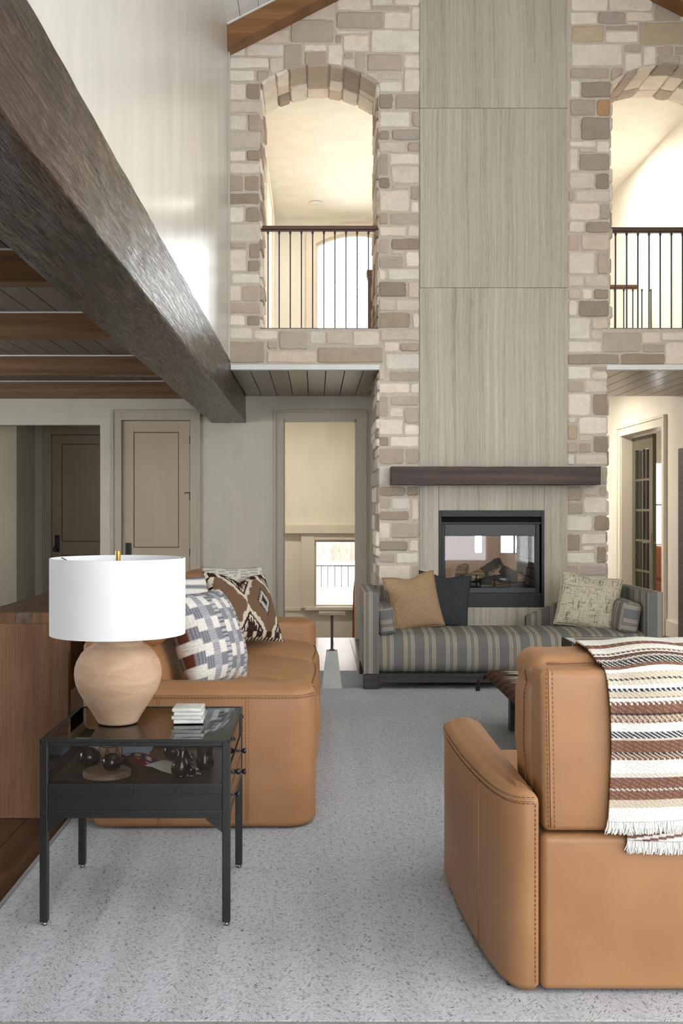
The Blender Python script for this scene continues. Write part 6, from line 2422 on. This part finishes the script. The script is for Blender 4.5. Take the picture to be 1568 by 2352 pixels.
# (half width px, py) read along the urn outline
for hw_, py in ((0, 1663), (38, 1663), (44, 1660), (50, 1648), (64, 1625), (78, 1604), (89, 1585), (96, 1567), (99, 1550), (98.5, 1534), (94, 1517), (84, 1500), (72, 1488), (60, 1481.5), (56, 1478), (54.5, 1472), (51, 1467), (46, 1465), (0, 1466)):
    prof.append((hw_ * s_l, max(zb_, H - (py - VY) * s_l)))
prof = [(r_, z_ + (zb_ - prof[0][1]) - 0) for r_, z_ in prof]
fine = [prof[0]]
for i in range(1, len(prof)):
    fine.append(((prof[i - 1][0] + prof[i][0]) / 2, (prof[i - 1][1] + prof[i][1]) / 2))
    fine.append(prof[i])
v, f = lathe(fine, 64)
v = [(lx_ + x * (1 + 0.012 * mnoise.noise(Vector((x * 8, y * 8, z * 14)))), ly + y * (1 + 0.012 * mnoise.noise(Vector((x * 8, y * 8, z * 14)))), z) for x, y, z in v]
mk('urn_base', v, f, M['clay'], lp, smooth=True)
ztop_u = prof[-1][1]
zs0, zs1 = Z_(1455, ly), Z_(1281.5, ly)
sr = 153.5 * s_l
MB().lathe([(0.0, 0), (0.016, 0), (0.016, 0.012), (0.010, 0.014), (0.010, 0.03), (0.017, 0.032), (0.017, 0.075), (0, 0.075)], 20, (lx_, ly, ztop_u - 0.002)).obj('socket', M['brass'], lp, smooth=True, auto=40)
sh = MB().lathe([(sr, zs0), (sr, zs1), (sr - 0.003, zs1 + 0.001), (sr - 0.0035, zs0 + 0.001)], 96, (lx_, ly, 0))
sh.f = sh.f[:-2] if len(sh.f[-1]) > 4 else sh.f
n_ = 96
sh.f.append  # rim
for i in range(n_):
    k_ = (i + 1) % n_
    sh.f.append((3 * n_ + i, 3 * n_ + k_, k_, i))
shade = sh.obj('shade', M['shade'], lp, smooth=True, auto=40)
zh = Z_(1286, ly)
sp = MB()
for a in (20, 160, 270):
    sp.tube([(lx_ + sr * 0.99 * math.cos(R(a)), ly + sr * 0.99 * math.sin(R(a)), zs1 - 0.002), (lx_ + sr * 0.78 * math.cos(R(a)), ly + sr * 0.78 * math.sin(R(a)), zh - 0.016), (lx_ + 0.01 * math.cos(R(a)), ly + 0.01 * math.sin(R(a)), zh - 0.016)], 0.0018, 6)
sp.obj('shade_spider', M['wire'], lp)
hp = [(lx_ + 0.05 * math.sin(t_), ly, ztop_u + 0.07 + (zh - 0.02 - ztop_u - 0.07) * (1 - math.cos(t_)) / 2) for t_ in [math.pi * i / 10 for i in range(11)]]
hp2 = [(2 * lx_ - x, y, z) for x, y, z in hp]
MB().tube(hp, 0.0018, 6).obj('harp', M['brass'], lp)
MB().tube(hp2, 0.0018, 6).obj('harp', M['brass'], lp)
MB().lathe([(0.0, -0.02), (0.0085, -0.02), (0.0085, 0.031), (0.0, 0.031)], 20, (lx_, ly, zh)).obj('finial', M['brass'], lp, smooth=True, auto=40)

cy_ = 3.64
ccx = X_(434, cy_)
hts = ['lowest of four square white marble coasters on the glass side table', 'second lowest of four white marble coasters in the stack', 'third from the bottom of the white marble coaster stack', 'topmost square white marble coaster of the stack beside the lamp']
for i in range(4):
    a = [3, -2, 2, -1][i]
    z0 = sz + 0.0025 + i * 0.0132
    w_ = 0.051
    v, f = rbox(-w_, w_, -w_, w_, 0, 0.0128, 0.003, 2)
    o = mk('coaster', v, f, M['marble'], None, smooth=True, auto=40)
    o.location = (ccx + [0.001, -0.002, 0.002, -0.001][i], cy_, z0)
    o.rotation_euler = (0, 0, R(a))
    tag(o, hts[i], 'coaster', 'marble coasters')

# ------------------------------------------------------------------ chair in the room beyond the glazed door
oc = thing('lounge_chair', 'orange leather lounge chair beyond the glazed door', 'armchair', (5.0, 14.3, 0))
v, f = rbox(4.62, 5.4, 13.9, 14.7, 0.18, 0.42, 0.06, 3)
mk('seat', v, f, M['leatherorange'], oc, smooth=True)
v, f = rbox(4.62, 4.80, 13.9, 14.7, 0.40, 0.88, 0.07, 3)
mk('backrest', v, f, M['leatherorange'], oc, smooth=True)
for y_ in (13.84, 14.62):
    v, f = rbox(4.68, 5.4, y_, y_ + 0.14, 0.18, 0.62, 0.05, 3)
    mk('arm', v, f, M['leatherorange'], oc, smooth=True)
for x_ in (4.7, 5.3):
    for y_ in (13.98, 14.6):
        MB().rb(x_ - 0.02, x_ + 0.02, y_ - 0.02, y_ + 0.02, 0, 0.19, 0.004).obj('leg', M['darkwood'], oc)
